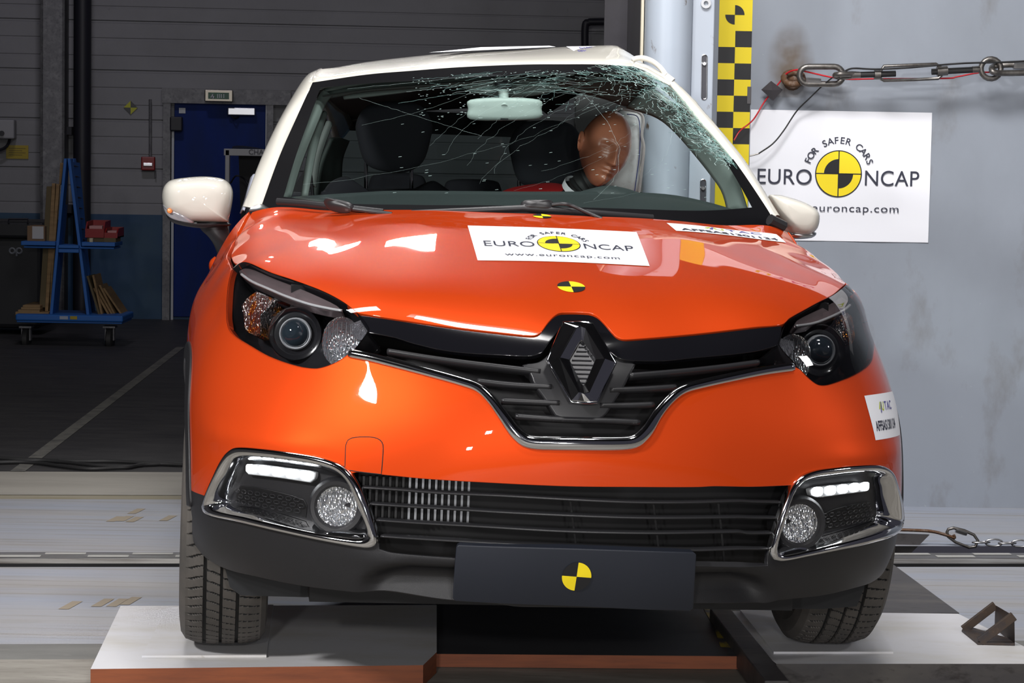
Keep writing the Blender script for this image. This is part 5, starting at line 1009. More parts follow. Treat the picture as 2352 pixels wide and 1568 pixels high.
# long radiating cracks
for a,b,bd in [((.80,.86),(.08,.20),.08),((.70,.90),(.36,.40),-.12),((.74,.84),(.40,.33),-.1),((.66,.88),(.43,.50),-.05),((.60,.92),(.33,.46),-.06),((.56,.93),(.18,.62),.05),
  ((.78,.80),(.45,.28),-.12),((.84,.78),(.42,.22),-.1),((.86,.70),(.48,.18),.05),((.82,.66),(.54,.30),.06),((.72,.78),(.62,.14),.08),((.9,.62),(.68,.22),.05),((.62,.90),(.28,.84),.02),((.5,.93),(.12,.90),.03),((.95,.55),(.60,.12),.1),((.16,.82),(.44,.52),.0)]:
    seg(mbA,wob(a,b,26,.006,bd),.00013)
# pale specks further down stand for glints on the glass
# streaks along the top
for i in range(70):
    x=rnd.uniform(.34,.92);y=.95-rnd.random()**1.3*.14-.02;L=rnd.uniform(.03,.14)
    seg(mbA if i%3==0 else mbB,wob((x,y),(x+L*rnd.choice((-1,1)),y+rnd.uniform(-.05,.02)),9,.03),rnd.uniform(.00012,.00025))
for i in range(70):
    x=rnd.uniform(.52,.95);y=rnd.uniform(.72,.96);a=rnd.uniform(2.9,4.2);L=rnd.uniform(.04,.14)
    seg(mbB if i%3 else mbA,wob((x,y),(x+L*math.cos(a)*.6,y+L*math.sin(a)),8,.04),rnd.uniform(.00012,.00026))
for i in range(260):  # glints of light modelled as short pale specks
    x=rnd.uniform(.30,.97);y=.94-rnd.random()**1.5*.30;a=rnd.uniform(-.5,.5)
    seg(mbA,[(x,y),(x+.004*math.cos(a),y+.004*math.sin(a))],rnd.uniform(.0004,.0009))
for i in range(70):
    x=rnd.uniform(.25,.85);y=rnd.uniform(.15,.75)
    seg(mbA,[(x,y),(x+.006,y+.002)],rnd.uniform(.0003,.0007))
# crushed zone down the right edge
for i in range(800):
    v=1-rnd.random()**1.1*.62;w=.10*(v-.30)+.014;u=1-abs(rnd.gauss(0,w));u=min(.998,max(.55,u));a=rnd.uniform(0,6.28);L=rnd.uniform(.006,.035)
    seg(mbA if i%2 else mbB,wob((u,v),(min(.999,u+L*math.cos(a)),min(.999,v+L*math.sin(a)*1.4)),4,.12),rnd.uniform(.0002,.0006))
mbA.build('crack_lines_glints','crack',WS)['kind']='stuff'
mbB.build('crack_lines_teal','crackb',WS)['kind']='stuff'
# ---- roof
cols=[((700,196,1.90),(717,172,2.02),(733,161,2.15)),((720,188,1.835),(726,170,1.93),(742,159,2.10)),((760,182,1.815),(768,166,1.95),(780,154,2.2)),((841,171,1.78),(845,153,1.95),(848,142,2.30)),((948,162,1.755),(948,142,1.95),(948,130,2.35)),
 ((1055,154,1.74),(1055,133,1.93),(1055,120,2.35)),((1197,148,1.735),(1192,126,1.93),(1190,113,2.35)),((1290,147,1.74),(1294,122,1.93),(1300,107.5,2.28)),((1380,147,1.765),(1390,120,1.95),(1394,104,2.2)),
 ((1425,149,1.79),(1430,126,1.96),(1408,105,2.18)),((1458,153,1.82),(1458,142,1.98),(1440,125,2.16)),((1500,172,1.86),(1485,160,2.0),(1463,143,2.2))]
rows=[[],[],[]]
for c_ in cols:
    for k in range(3):rows[k].append(carat(*c_[k]))
r0=[p+Vector((0,-.004,-.012)) for p in rows[0]]
cz=[p.copy() for p in rows[2]]
r3=[Vector((p.x*.90,2.9,p.z-.012)) for p in cz];r4=[Vector((p.x*.80,3.5,p.z-.05)) for p in cz];r5=[Vector((p.x*.70,3.98,p.z-.12)) for p in cz]
R_=[r0,rows[0],rows[1],rows[2],r3,r4,r5]
Vc=[spl(r,54) for r in R_];m_=len(Vc[0]);full=[spl([Vc[k][i] for k in range(7)],44) for i in range(m_)]
V=[p for c_ in full for p in c_];nn=len(full[0]);F=[(i*nn+j,(i+1)*nn+j,(i+1)*nn+j+1,i*nn+j+1) for i in range(m_-1) for j in range(nn-1)]
ro=newobj('roof',V,F,'cream',CAR,True);ro['label']='ivory roof buckled upward at the right';s_=ro.modifiers.new('s','SOLIDIFY');s_.thickness=.012;s_.offset=-1
def roofp(u,v,y,off=.003):
    return carat(u,v,y)+Vector((0,0,off))
def loft(name,curves,m,parent,n=28,sub=4,thick=0,label=None,smooth=True):
    C=[spl(c,n) for c in curves];cols_=[cr([C[k][i] for k in range(len(C))],sub) for i in range(n)];w=len(cols_[0])
    V=[p for c in cols_ for p in c];F=[(i*w+j,(i+1)*w+j,(i+1)*w+j+1,i*w+j+1) for i in range(n-1) for j in range(w-1)]
    o=newobj(name,V,F,m,parent,smooth)
    if thick:
        s=o.modifiers.new('s','SOLIDIFY');s.thickness=thick;s.offset=0
    if label:o['label']=label
    return o
# pillars
inn_=cpts([(598,486,1.32),(640,364,1.51),(680,273,1.69),(720,188,1.85),(742,160,2.05)])
outl=[(557,474,1.40),(574,430,1.47),(600,362,1.60),(634,290,1.76),(667,230,1.92),(703,176,2.06),(731,161,2.18)]
out_=cpts(outl)
midl=cpts([(577,480,1.35),(594,420,1.45),(620,358,1.55),(650,285,1.69),(684,224,1.83),(712,178,1.96),(738,160,2.12)])
bk=[p+Vector((.03,.09,-.01)) for p in out_]
loft('windscreen_pillar',[[p+Vector((.004,.02,-.01)) for p in inn_],inn_,[p+Vector((-.002,-.012,.004)) for p in midl],out_,bk],'cream',CAR,label='ivory left windscreen pillar')
inR=cpts([(1774,502,1.33),(1720,417,1.47),(1678,358,1.56),(1636,308,1.64),(1606,278,1.69),(1566,228,1.75),(1540,192,1.79)])
ouR=cpts([(1790,498,1.40),(1749,432,1.50),(1709,369,1.60),(1655,302,1.70),(1621,263,1.75),(1586,223,1.80),(1552,194,1.84)])
mdR=[(a+b)/2+Vector((.0,-.014,.008)) for a,b in zip(inR,ouR)]
loft('windscreen_pillar',[[p+Vector((-.004,.02,-.01)) for p in inR],inR,mdR,ouR,[p+Vector((-.03,.09,-.01)) for p in ouR]],'cream',CAR,label='ivory right windscreen pillar bent inwards')
# crumpled roof corner and the sprung roof strip
loft('roof_corner',[cpts([(1452,154,1.82),(1480,170,1.83),(1510,184,1.83),(1545,200,1.82)]),cpts([(1454,147,1.84),(1482,160,1.84),(1514,176,1.84),(1550,196,1.83)]),cpts([(1462,143,1.90),(1490,152,1.90),(1520,168,1.90),(1552,190,1.88)])],'cream',CAR,thick=.004)
mb=MB();mb.tube(cr(cpts([(1452,138,1.95),(1464,134,1.95),(1480,134,1.94),(1500,142,1.92),(1518,157,1.90),(1530,173,1.88)]),6),.0055,8,flat=1.5)
mb.build('roof_strip','cream',CAR,smooth=True,)
mb=MB();mb.tube(cpts([(1529,176,1.87),(1545,188,1.86)]),.012,8);mb.build('strip_end_cap','cream',CAR)
# side frame from the left pillar to the tail
loft('cant_rail',[[out_[-1]+Vector((0,0,-.01)),Vector((-.50,2.6,1.48)),Vector((-.43,3.3,1.43)),Vector((-.36,3.95,1.36))],[out_[-1]+Vector((.0,.06,-.06)),Vector((-.53,2.6,1.42)),Vector((-.47,3.3,1.36)),Vector((-.42,3.95,1.28))]],'cream',CAR,thick=.02)
sideL=[]
for z,x0 in ((.30,.872),(.55,.868),(.80,.845),(.92,.80),(1.02,.745)):
    sideL.append([Vector((-(x0-t),y,z)) for y,t in ((1.34,0.0),(2.0,.045),(2.8,.10),(3.3,.14),(3.7,.18),(4.0,.24))])
loft('body_side',sideL,'orange',CAR,thick=.02,label='orange left doors and rear wing')
sideR=[]
for z,x0 in ((.30,.872),(.55,.868),(.80,.845),(.92,.80),(1.02,.745)):
    sideR.append([Vector((x,y,z)) for y,x in ((1.36,x0),(1.8,x0-.02),(2.25,x0-.10),(2.6,.63),(2.85,.545),(3.1,.57),(3.5,.60),(4.0,.62))])
loft('body_side',sideR,'orange',CAR,thick=.02,label='orange right doors pushed in by the pole')
# tail with rear window
M['cab']=mat('cabin_black',(.006,.006,.008),.75);M['fabric']=mat('seat_fabric',(.012,.013,.018),.9)
M['trim']=mat('grey_green_trim',(.16,.185,.175),.65);M['dash']=mat('dash_top',(.020,.027,.028),.6,bump=(500,.2,(1,1,1)))
M['lining']=mat('headlining',(.05,.05,.048),.9);M['mgrey']=mat('mirror_grey',(.36,.42,.40),.5)
mb=MB()
a=[(-.66,.95),(.60,.95),(.50,1.42),(-.40,1.42)];b=[(-.56,1.06),(.44,1.06),(.38,1.335),(-.37,1.335)]
Vt=[Vector((x,3.97,z)) for x,z in a]+[Vector((x,3.96,z)) for x,z in b];mb.add(Vt+[p+Vector((0,.03,0)) for p in Vt],[(0,1,5,4),(1,2,6,5),(2,3,7,6),(3,0,4,7)]+[(8+a_,8+d,8+c_,8+b_) for a_,b_,c_,d in [(0,1,5,4),(1,2,6,5),(2,3,7,6),(3,0,4,7)]])
mb.build('tailgate','cab',CAR)
mb=MB();mb.box((-.06,3.99,.62),(1.4,.03,.68));mb.build('tail_panel','orange',CAR)
V=[Vector((x,3.965,z)) for x,z in b];newobj('rear_window',V,[(0,1,2,3)],'tint',CAR)
# cabin shell
mb=MB()
mb.box((-.05,2.6,.34),(1.4,3.0,.04))
mb.build('cabin_floor','cab',CAR)
loft('headlining',[[p+Vector((0,.05,-.045)) for p in rows[0][1:11]],[p+Vector((0,.1,-.06)) for p in rows[1][1:11]],[Vector((p.x,2.5,p.z-.055)) for p in cz[1:11]],[Vector((p.x*.95,3.9,p.z-.15)) for p in cz[1:11]]],'lining',CAR,thick=.004)
def ribbon(name,A,B_,m,parent,thick=.012,bulge=.006,label=None):
    return loft(name,[A,[(a+b)/2+Vector((0,-bulge,bulge)) for a,b in zip(A,B_)],B_],m,parent,thick=thick,label=label)
ribbon('pillar_trim',cpts([(650,458,1.42),(672,372,1.58),(706,285,1.72),(738,212,1.90),(782,193,1.92)]),cpts([(664,458,1.45),(690,375,1.62),(728,280,1.76),(752,228,1.92),(786,208,1.94)]),'trim',CAR)
ribbon('header_trim',cpts([(745,206,1.90),(841,188,1.86),(950,178,1.84),(1060,172,1.83),(1200,170,1.83)]),cpts([(760,222,1.94),(841,208,1.92),(950,200,1.90),(1060,190,1.88),(1200,186,1.88)]),'trim',CAR)
ribbon('door_seal',cpts([(694,456,1.72),(712,340,1.84),(742,262,1.95)]),cpts([(703,456,1.72),(724,345,1.84),(748,262,1.95)]),'trim',CAR)
ribbon('seat_belt',cpts([(716,455,2.35),(712,400,2.40),(708,370,2.42)]),cpts([(722,455,2.35),(716,400,2.40),(711,370,2.42)]),'cab',CAR,thick=.003)
ribbon('centre_pillar_trim',cpts([(712,430,2.5),(722,360,2.5),(752,280,2.5)]),cpts([(724,430,2.5),(736,360,2.5),(762,285,2.5)]),'trim',CAR)
ribbon('right_quarter_lining',[Vector((.50,y,1.50)) for y in (2.6,3.0,3.5,3.95)],[Vector((.52,y,.80)) for y in (2.6,3.0,3.5,3.95)],'cab',CAR)
ribbon('rear_pillar_trim',cpts([(720,452,3.2),(735,380,3.2),(760,318,3.2)]),cpts([(782,452,3.4),(784,370,3.4),(800,322,3.4)]),mat('rear_trim',(.045,.06,.055),.7),CAR)
ribbon('sun_visor',cpts([(788,222,1.98),(850,212,1.97),(930,203,1.96),(985,199,1.96)]),cpts([(790,228,1.96),(852,222,1.95),(932,212,1.94),(985,204,1.94)]),'trim',CAR,thick=.012)
# right pillar trim, wide band
ribbon('pillar_trim',cpts([(1676,492,1.52),(1662,442,1.58),(1636,403,1.66),(1597,353,1.76),(1552,302,1.86),(1507,266,1.95),(1440,245,2.02)]),cpts([(1722,496,1.44),(1701,431,1.52),(1681,386,1.58),(1659,361,1.62),(1622,310,1.70),(1580,268,1.76),(1500,205,1.86)]),'trim',CAR,thick=.014,bulge=.014,label='wide grey right pillar trim')
ribbon('roof_trim',cpts([(1180,188,1.9),(1290,200,1.94),(1380,222,1.98),(1420,236,2.0),(1455,246,2.03)]),cpts([(1180,160,1.80),(1290,160,1.82),(1400,163,1.85),(1462,172,1.88),(1510,196,1.88)]),mat('brown_lining',(.06,.045,.038),.8),CAR)
def inflate(name,outl,d,back,m,parent,n=7,k=.5,label=None,pw=.5):
    # closed outline swelled forward along d and backward along back
    P=cr(outl,4,True);c=sum(P,Vector())/len(P);m_=len(P);V=[];F=[];prof=[]
    for i in range(n): 
        a=math.pi/2*i/n;prof.append((math.sin(a)**pw if i else .0,math.cos(a)))
    rings=[(max(p[0],.02),p[1],d) for p in prof]+[(1,0,d)]+[(max(p[0],.02),p[1],back) for p in prof[::-1]]
    for s,h,dv in rings:V+=[c+(p-c)*s+dv*h for p in P]
    for r in range(len(rings)-1):
        for i in range(m_):F.append((r*m_+i,r*m_+(i+1)%m_,(r+1)*m_+(i+1)%m_,(r+1)*m_+i))
    F+=[tuple(range(m_))[::-1],tuple((len(rings)-1)*m_+i for i in range(m_))]
    o=newobj(name,V,F,m,parent,True)
    if label:o['label']=label
    return o
# dome console and mirror
inflate('dome_console',cpts([(1055,190,1.9),(1090,182,1.9),(1160,180,1.9),(1240,184,1.9),(1284,196,1.9),(1262,212,1.9),(1200,222,1.9),(1120,220,1.9),(1075,208,1.9)]),Vector((0,-.02,-.005)),Vector((0,.02,.01)),'trim',CAR)
rm=empty('rear_view_mirror',mw=Matrix());rm.parent=CAR
inflate('mirror_shell',cpts([(1080,229,1.70),(1159,224,1.70),(1238,229,1.70),(1244,250,1.70),(1238,272,1.70),(1159,277,1.70),(1080,274,1.70),(1075,250,1.70)]),Vector((0,-.018,0)),Vector((0,.02,0)),'mgrey',rm,pw=.3)
mb=MB();mb.tube(cpts([(1157,196,1.76),(1157,215,1.73),(1158,246,1.685)]),[.018,.015,.011],14);mb.build('mirror_stem','mgrey',rm,smooth=True)
mb=MB();mb.lathe([(0,.012),(.022,.010),(.026,0),(.024,-.015),(0,-.018)],carat(1157,192,1.74),(0,-1,.4),18);mb.build('mirror_mount','cab',rm,smooth=True)
mb=MB();mb.box(carat(1158,274,1.69),(.022,.012,.006));mb.build('dipping_lever','cab',rm)
# dashboard
top=[(640,466,1.45),(702,462,1.50),(828,454,1.52),(921,450,1.52),(1189,452,1.52),(1290,452,1.5),(1420,453,1.5),(1542,459,1.5),(1644,480,1.48),(1720,505,1.45)]
front=[(640,486,1.38),(702,486,1.30),(828,480,1.22),(921,478,1.2),(1189,482,1.18),(1290,484,1.18),(1420,488,1.2),(1542,492,1.25),(1644,504,1.32),(1720,512,1.40)]
A=cpts(top);Bf=cpts(front)
loft('dashboard',[[p+Vector((0,.12,-.20)) for p in A],[p+Vector((0,.05,-.006)) for p in A],A,[(a+b)/2+Vector((0,0,.004)) for a,b in zip(A,Bf)],Bf],'dash',CAR,n=40,thick=.01)
inflate('instrument_binnacle',cpts([(1270,462,1.56),(1304,449,1.56),(1355,434,1.56),(1399,426,1.56),(1440,433,1.56),(1474,444,1.56),(1530,462,1.56),(1440,480,1.56),(1340,478,1.56)]),Vector((0,-.05,-.01)),Vector((0,.10,.0)),'dash',CAR)
# seats
def seat(hx0,hx1,ht,hb_,sh,y,label):
    s=empty('front_seat',mw=Matrix());s.parent=CAR
    if label:s['label']=label
    w=hx1-hx0
    inflate('headrest',cpts([(hx0+w*.5,ht,y),(hx0+w*.15,ht+10,y),(hx0,ht+50,y),(hx0+w*.02,hb_-75,y),(hx0+w*.12,hb_-22,y),(hx0+w*.35,hb_-3,y),(hx0+w*.65,hb_,y),(hx0+w*.88,hb_-24,y),(hx1-w*.02,hb_-75,y),(hx1,ht+50,y),(hx1-w*.15,ht+10,y)]),Vector((0,-.04,0)),Vector((0,.05,0)),'fabric',s,pw=.35)
    inflate('seat_back',cpts([(p[0],p[1],y) for p in sh]),Vector((0,-.06,0)),Vector((0,.10,0)),'fabric',s,pw=.35)
    for k in (.13,.73):
        mb=MB();mb.tube(cpts([(hx0+w*k,hb_-22,y),(hx0+w*k,hb_+44,y)]),.006,8);mb.build('headrest_post','chromed',s,smooth=True)
    inflate('seat_cushion',[carat(sh[0][0],700,y-.1)+Vector((x,dy,dz)) for x,dy,dz in ((0,0,0),(.5,0,0),(.5,-.5,.03),(0,-.5,.03))],Vector((0,0,.06)),Vector((0,0,-.06)),'fabric',s)
    return s
seat(818,992,232,396,[(732,470),(745,436),(765,414),(795,405),(812,418),(822,432),(960,432),(975,422),(995,415),(1015,425),(1045,450),(1055,480),(1060,700),(720,700)],2.42,'front passenger seat with large rounded headrest')
seat(1170,1338,276,436,[(1160,470),(1175,448),(1196,428),(1330,424),(1370,440),(1400,470),(1400,700),(1150,700)],2.50,'driver seat behind the dummy')
def rest(x0,x1,y0,y1,y,name):
    h=min(22,(y1-y0)*.3);inflate(name,cpts([(x0+h,y0,y),((x0+x1)/2,y0-2,y),(x1-h,y0+2,y),(x1,y0+h,y),(x1,y1,y),((x0+x1)/2,y1+2,y),(x0,y1,y),(x0,y0+h,y)]),Vector((0,-.03,0)),Vector((0,.03,0)),'fabric',CAR,pw=.3)
rest(849,977,399,452,3.2,'rear_headrest');rest(1021,1149,413,460,3.2,'rear_headrest')
mb=MB();mb.box((-.1,3.3,.80),(1.3,.16,.60));mb.build('rear_seat','fabric',CAR,bevel=.03)
# wipers
wp=empty('wiper',mw=Matrix());wp.parent=CAR
M['wip']=mat('wiper_black',(.022,.022,.024),.35)
mb=MB();mb.tube(cpts([(636,462,1.22),(700,467,1.17),(760,474,1.12),(820,480,1.08),(880,487,1.05)]),.0055,8,flat=1.6);mb.build('wiper_blade','wip',wp,smooth=True)
inflate('wiper_housing',cpts([(744,461,1.09),(758,461,1.09),(808,471,1.07),(810,480,1.06),(798,486,1.06),(762,480,1.08),(748,470,1.09)]),Vector((0,-.008,.012)),Vector((0,.006,-.01)),'wip',wp)
mb=MB();mb.tube(cpts([(800,478,1.07),(860,486,1.04),(900,492,1.03)]),.006,8);mb.build('wiper_arm','wip',wp,smooth=True)
wp=empty('wiper',mw=Matrix());wp.parent=CAR
mb=MB();mb.tube(cpts([(945,490,1.05),(1075,484,1.03),(1200,478,1.03),(1300,484,1.03),(1420,494,1.05),(1500,500,1.08)]),.0055,8,flat=1.6);mb.build('wiper_blade','wip',wp,smooth=True)
inflate('wiper_housing',cpts([(1196,468,1.04),(1210,465,1.04),(1265,465,1.04),(1270,472,1.04),(1268,484,1.03),(1230,486,1.03),(1202,480,1.03)]),Vector((0,-.008,.012)),Vector((0,.006,-.01)),'wip',wp)
mb=MB();mb.tube(cr(cpts([(1268,470,1.03),(1295,468,1.02),(1315,473,1.02),(1345,486,1.01),(1382,502,1.0)]),5),.005,8);mb.build('wiper_arm','wip',wp,smooth=True)
mb=MB();mb.tube(cpts([(1768,504,1.26),(1800,520,1.28)]),.016,8);mb.build('cowl_corner','wip',CAR)
# door mirrors
dm=empty('door_mirror',mw=Matrix());dm.parent=CAR;dm['label']='ivory left door mirror'
YM=1.50
inflate('mirror_housing',cpts([(373,440,YM),(382,421,YM),(402,411,YM),(462,405,YM),(505,409,YM),(526,420,YM),(535,441,YM),(532,475,YM),(525,503,YM),(518,511,YM),(450,511,YM),(421,504,YM),(384,486,YM),(374,468,YM)]),Vector((0,-.10,.0)),Vector((0,.05,0)),'cream',dm,pw=.42,n=9)
inflate('indicator_lens',cpts([(374,470,YM-.03),(381,474,YM-.05),(400,479,YM-.06),(425,492,YM-.07),(447,510,YM-.06),(425,509,YM-.05),(395,500,YM-.045),(380,488,YM-.04)]),Vector((0,-.022,-.006)),Vector((0,.03,0)),mat('clear_indicator',(.42,.42,.45),.12,.3,1),dm)
mb=MB();mb.lathe([(0,.008),(.006,.006),(.008,0)],carat(390,484,YM-.075),(0,-1,0),10);mb.build('indicator_bulb',mat('amber_bulb',(.8,.28,.08),.3),dm)
inflate('lower_cover',cpts([(382,492,YM),(400,503,YM),(450,513,YM),(525,512,YM),(522,520,YM),(470,524,YM),(420,518,YM),(392,508,YM)]),Vector((0,-.07,0)),Vector((0,.05,0)),'blk',dm)
A=cpts([(452,510,YM),(462,528,YM),(477,542,YM+.0),(491,562,YM+.01),(502,592,YM+.02),(507,612,YM+.03)]);Bq=cpts([(521,510,YM),(525,530,YM),(532,550,YM+.0),(538,572,YM+.01),(540,596,YM+.02),(540,612,YM+.03)])
V=[];F=[]
Ca=spl(A,14);Cb=spl(Bq,14)
for a,b in zip(Ca,Cb):
    c=(a+b)/2;h=(b-a)/2
    for k in range(12):
        an=2*math.pi*k/12;V.append(c+h*math.cos(an)+Vector((0,-.045*math.sin(an),0)))
for i in range(13):
    for k in range(12):F.append((i*12+k,i*12+(k+1)%12,(i+1)*12+(k+1)%12,(i+1)*12+k))
newobj('mirror_stalk',V,F,'blk',dm,True)
dm=empty('door_mirror',mw=Matrix());dm.parent=CAR;dm['label']='ivory right door mirror folded back'
inflate('mirror_housing',cpts([(1766,452,YM),(1775,447,YM),(1797,449,YM),(1841,463,YM),(1873,484,YM),(1877,508,YM),(1868,530,YM),(1845,540,YM),(1800,530,YM),(1775,490,YM)]),Vector((0,-.09,.0)),Vector((0,.05,0)),'cream',dm,pw=.42,n=9)
inflate('lower_cover',cpts([(1800,530,YM+.01),(1868,531,YM+.01),(1860,546,YM+.01),(1810,548,YM+.01)]),Vector((0,-.06,0)),Vector((0,.04,0)),'silver',dm)
# quarter pieces at the base of the left pillar
loft('pillar_foot_cover',[cpts([(572,484,1.31),(600,482,1.29),(622,486,1.26)]),cpts([(578,476,1.34),(600,470,1.33),(616,478,1.31)])],'silver',CAR,thick=.004)
ribbon('side_window_edge',cpts([(552,490,1.50),(563,457,1.54),(576,409,1.60)]),cpts([(562,484,1.48),(574,448,1.53),(590,402,1.59)]),mat('glass_edge',(.33,.35,.42),.2,0,.5),CAR,thick=.004)
mb=MB();mb.tube(cr(cpts([(500,596,2.55),(491,604,2.55),(490,614,2.55),(496,622,2.55)]),5),.014,8);mb.build('door_handle','orange',CAR,smooth=True)
# sheets on the roof
def roofsheet(P,n=8):
    A=[carat(*p)+Vector((0,-.002,.007)) for p in P];V=[];
    V,F=gridmesh(lambda s,t:A[3]*(1-s)*(1-t)+A[2]*s*(1-t)+A[1]*s*t+A[0]*(1-s)*t,n,3);return V,F,A
V,F,A=roofsheet([(1300,112,2.10),(1378,111,2.12),(1402,131,1.93),(1327,128,1.93)]);e=empty('roof_sheet',mw=Matrix());e.parent=CAR;newobj('paper',V,F,'paper',e)
mb=MB()
for j,tx in enumerate(('0102','AFFSAS1301')):
    T,Ft=textmesh(tx,.3,1,.004);xs=[p[0] for p in T];kk=.8/(max(xs)-min(xs))*(.5 if j==0 else 1)
    mb.add([(lambda s,t:A[3]*(1-s)*(1-t)+A[2]*s*(1-t)+A[1]*s*t+A[0]*(1-s)*t)(x*kk+.5,y*1.2+.28+.42*(1-j)) +Vector((0,-.001,.002)) for x,y in T],Ft)
mb.build('print','inkblue',e)
V,F,A=roofsheet([(1105,113.5,2.30),(1262,110,2.30),(1276,113,2.16),(985,126,2.05)],10);e=empty('roof_sheet',mw=Matrix());e.parent=CAR;newobj('paper',V,F,'paper',e)
# underbody
mb=MB();mb.box((0,2.4,.21),(1.2,3.0,.06));mb.build('undertray','dark',CAR)
mb=MB();mb.box((0,.62,.205),(1.15,.5,.04));mb.build('splash_guard','dark',CAR)
for sg in (-1,1):
    pl=[(516,1300),(528,1348),(552,1367),(700,1371),(815,1367),(815,1335),(640,1300)] if sg<0 else [(1760,1370),(1760,1398),(1890,1398),(1968,1392),(1985,1350),(1990,1318),(1880,1330)]
    mb=MB();mb.prism([carat(u,v,.50) for u,v in pl],(0,.02,0));mb.build('air_deflector',mat('deflector_black',(.006,.007,.009),.6),CAR)
    mb=MB();mb.box((sg*.62,.87,.62),(.04,.9,.6));mb.build('wheel_housing','dark',CAR)

# ---- wheels
M['tyre']=mat('tyre_rubber',(.095,.086,.078),.75,noise=[(12,(.07,.065,.060),.4,.65,(1,1,1))])
M['tyred']=mat('tyre_groove',(.012,.012,.012),.8)
def tyre_mesh():
    R=.33;W=.105
    prof=[]  # (x across, radius, zone)
    side=[(-.075,.215),(-.100,.235),(-.1085,.27),(-.104,.30),(-.092,.318)]
    tread=[]
    xs=np.concatenate([np.linspace(-.086,-.052,7),[-.0505,-.0485],np.linspace(-.0415,-.0415,1),[-.040],np.linspace(-.037,-.011,6),[-.0095,-.0085],[-.0025,-.0015],np.linspace(.002,.028,6),[.0295,.0305],[.0375,.0385],np.linspace(.042,.088,8)])
    gro=[(-.0495,-.0410),(-.0090,-.0020),(.0300,.0380)]
    xs=sorted(set([round(float(x),5) for x in xs]+[a for g in gro for a in (g[0]-.0004,g[0]+.0004,g[1]-.0004,g[1]+.0004)]))
    n=840;NB=70;V=[];cols=[]
    def rr(x): return R-.010*(abs(x)/.088)**4-.0015*(abs(x)/.088)**2
    full=[(x,r,0) for x,r in side]+[(x,rr(x),1) for x in xs]+[(-x,r,0) for x,r in side[::-1]]
    F=[];mi=[];k=len(full)
    dep=np.zeros((n,k),bool)
    for i in range(n):
        th=i/n
        for j,(x,r,zn) in enumerate(full):
            d=0
            if zn:
                if any(a<=x<=b for a,b in gro):d=.007;dep[i,j]=True
                else:
                    if x<-.05: ph=th*NB+ .25*((x+.07)/.02)
                    elif x<-.009: ph=th*NB*1.0+14*abs(x)+.3
                    elif x<.03: ph=th*NB*1.0-10*x+.1
                    else: ph=th*NB-7*x+.6
                    f=ph%1.0
                    if f<.115:d=.0045;dep[i,j]=True
            a=2*math.pi*th;V.append((x,(r-d)*math.cos(a),(r-d)*math.sin(a)))
    for i in range(n):
        i2=(i+1)%n
        for j in range(k-1):
            F.append((i*k+j,i2*k+j,i2*k+j+1,i*k+j+1));mi.append(1 if (dep[i,j]or dep[i2,j]) and (dep[i,j+1] or dep[i2,j+1]) and full[j][2] and full[j+1][2] else 0)
    return V,F,mi
TV,TF,TM=tyre_mesh()
def wheel(c,rz,tilt,label,rear=False):
    w=empty('wheel',mw=Matrix.Translation(c)@Matrix.Rotation(rz,4,'Z')@Matrix.Rotation(tilt,4,'Y'));w.parent=CAR
    if label:w['label']=label
    if not rear: o=newobj('tyre',TV,TF,'tyre',w,False,mats=['tyre','tyred'],midx=TM)
    else:
        mb=MB();mb.lathe([(.215,-.075),(.27,-.108),(.318,-.092),(.33,-.06),(.33,.06),(.318,.092),(.27,.108),(.215,.075)],(0,0,0),(1,0,0),48);mb.build('tyre','tyre',w,smooth=True)
    mb=MB();mb.lathe([(.0,-.02),(.04,-.03),(.18,-.05),(.212,-.085),(.222,-.08),(.200,-.04),(.200,.04),(.222,.08),(.212,.085),(.18,.05),(.04,.03),(0,.02)],(0,0,0),(1,0,0),40)
    mb.build('rim','silver',w,smooth=True)
    for k in range(5):
        a=2*math.pi*k/5;mb=MB();mb.tube([(.06*(1 if c[0]>0 else -1),.03*math.cos(a),.03*math.sin(a)),(.07*(1 if c[0]>0 else -1),.20*math.cos(a),.20*math.sin(a))],[.022,.018],8,flat=.6);mb.build('spoke','silver',w,smooth=True)
    return w
wheel(Vector((-.775,.875,.315)),0,0,'left front wheel');wheel(Vector((.775,.875,.342)),0,0,'right front wheel')
wheel(Vector((-.76,3.48,.325)),0,0,None,True);wheel(Vector((.46,3.48,.335)),.0,0,None,True)
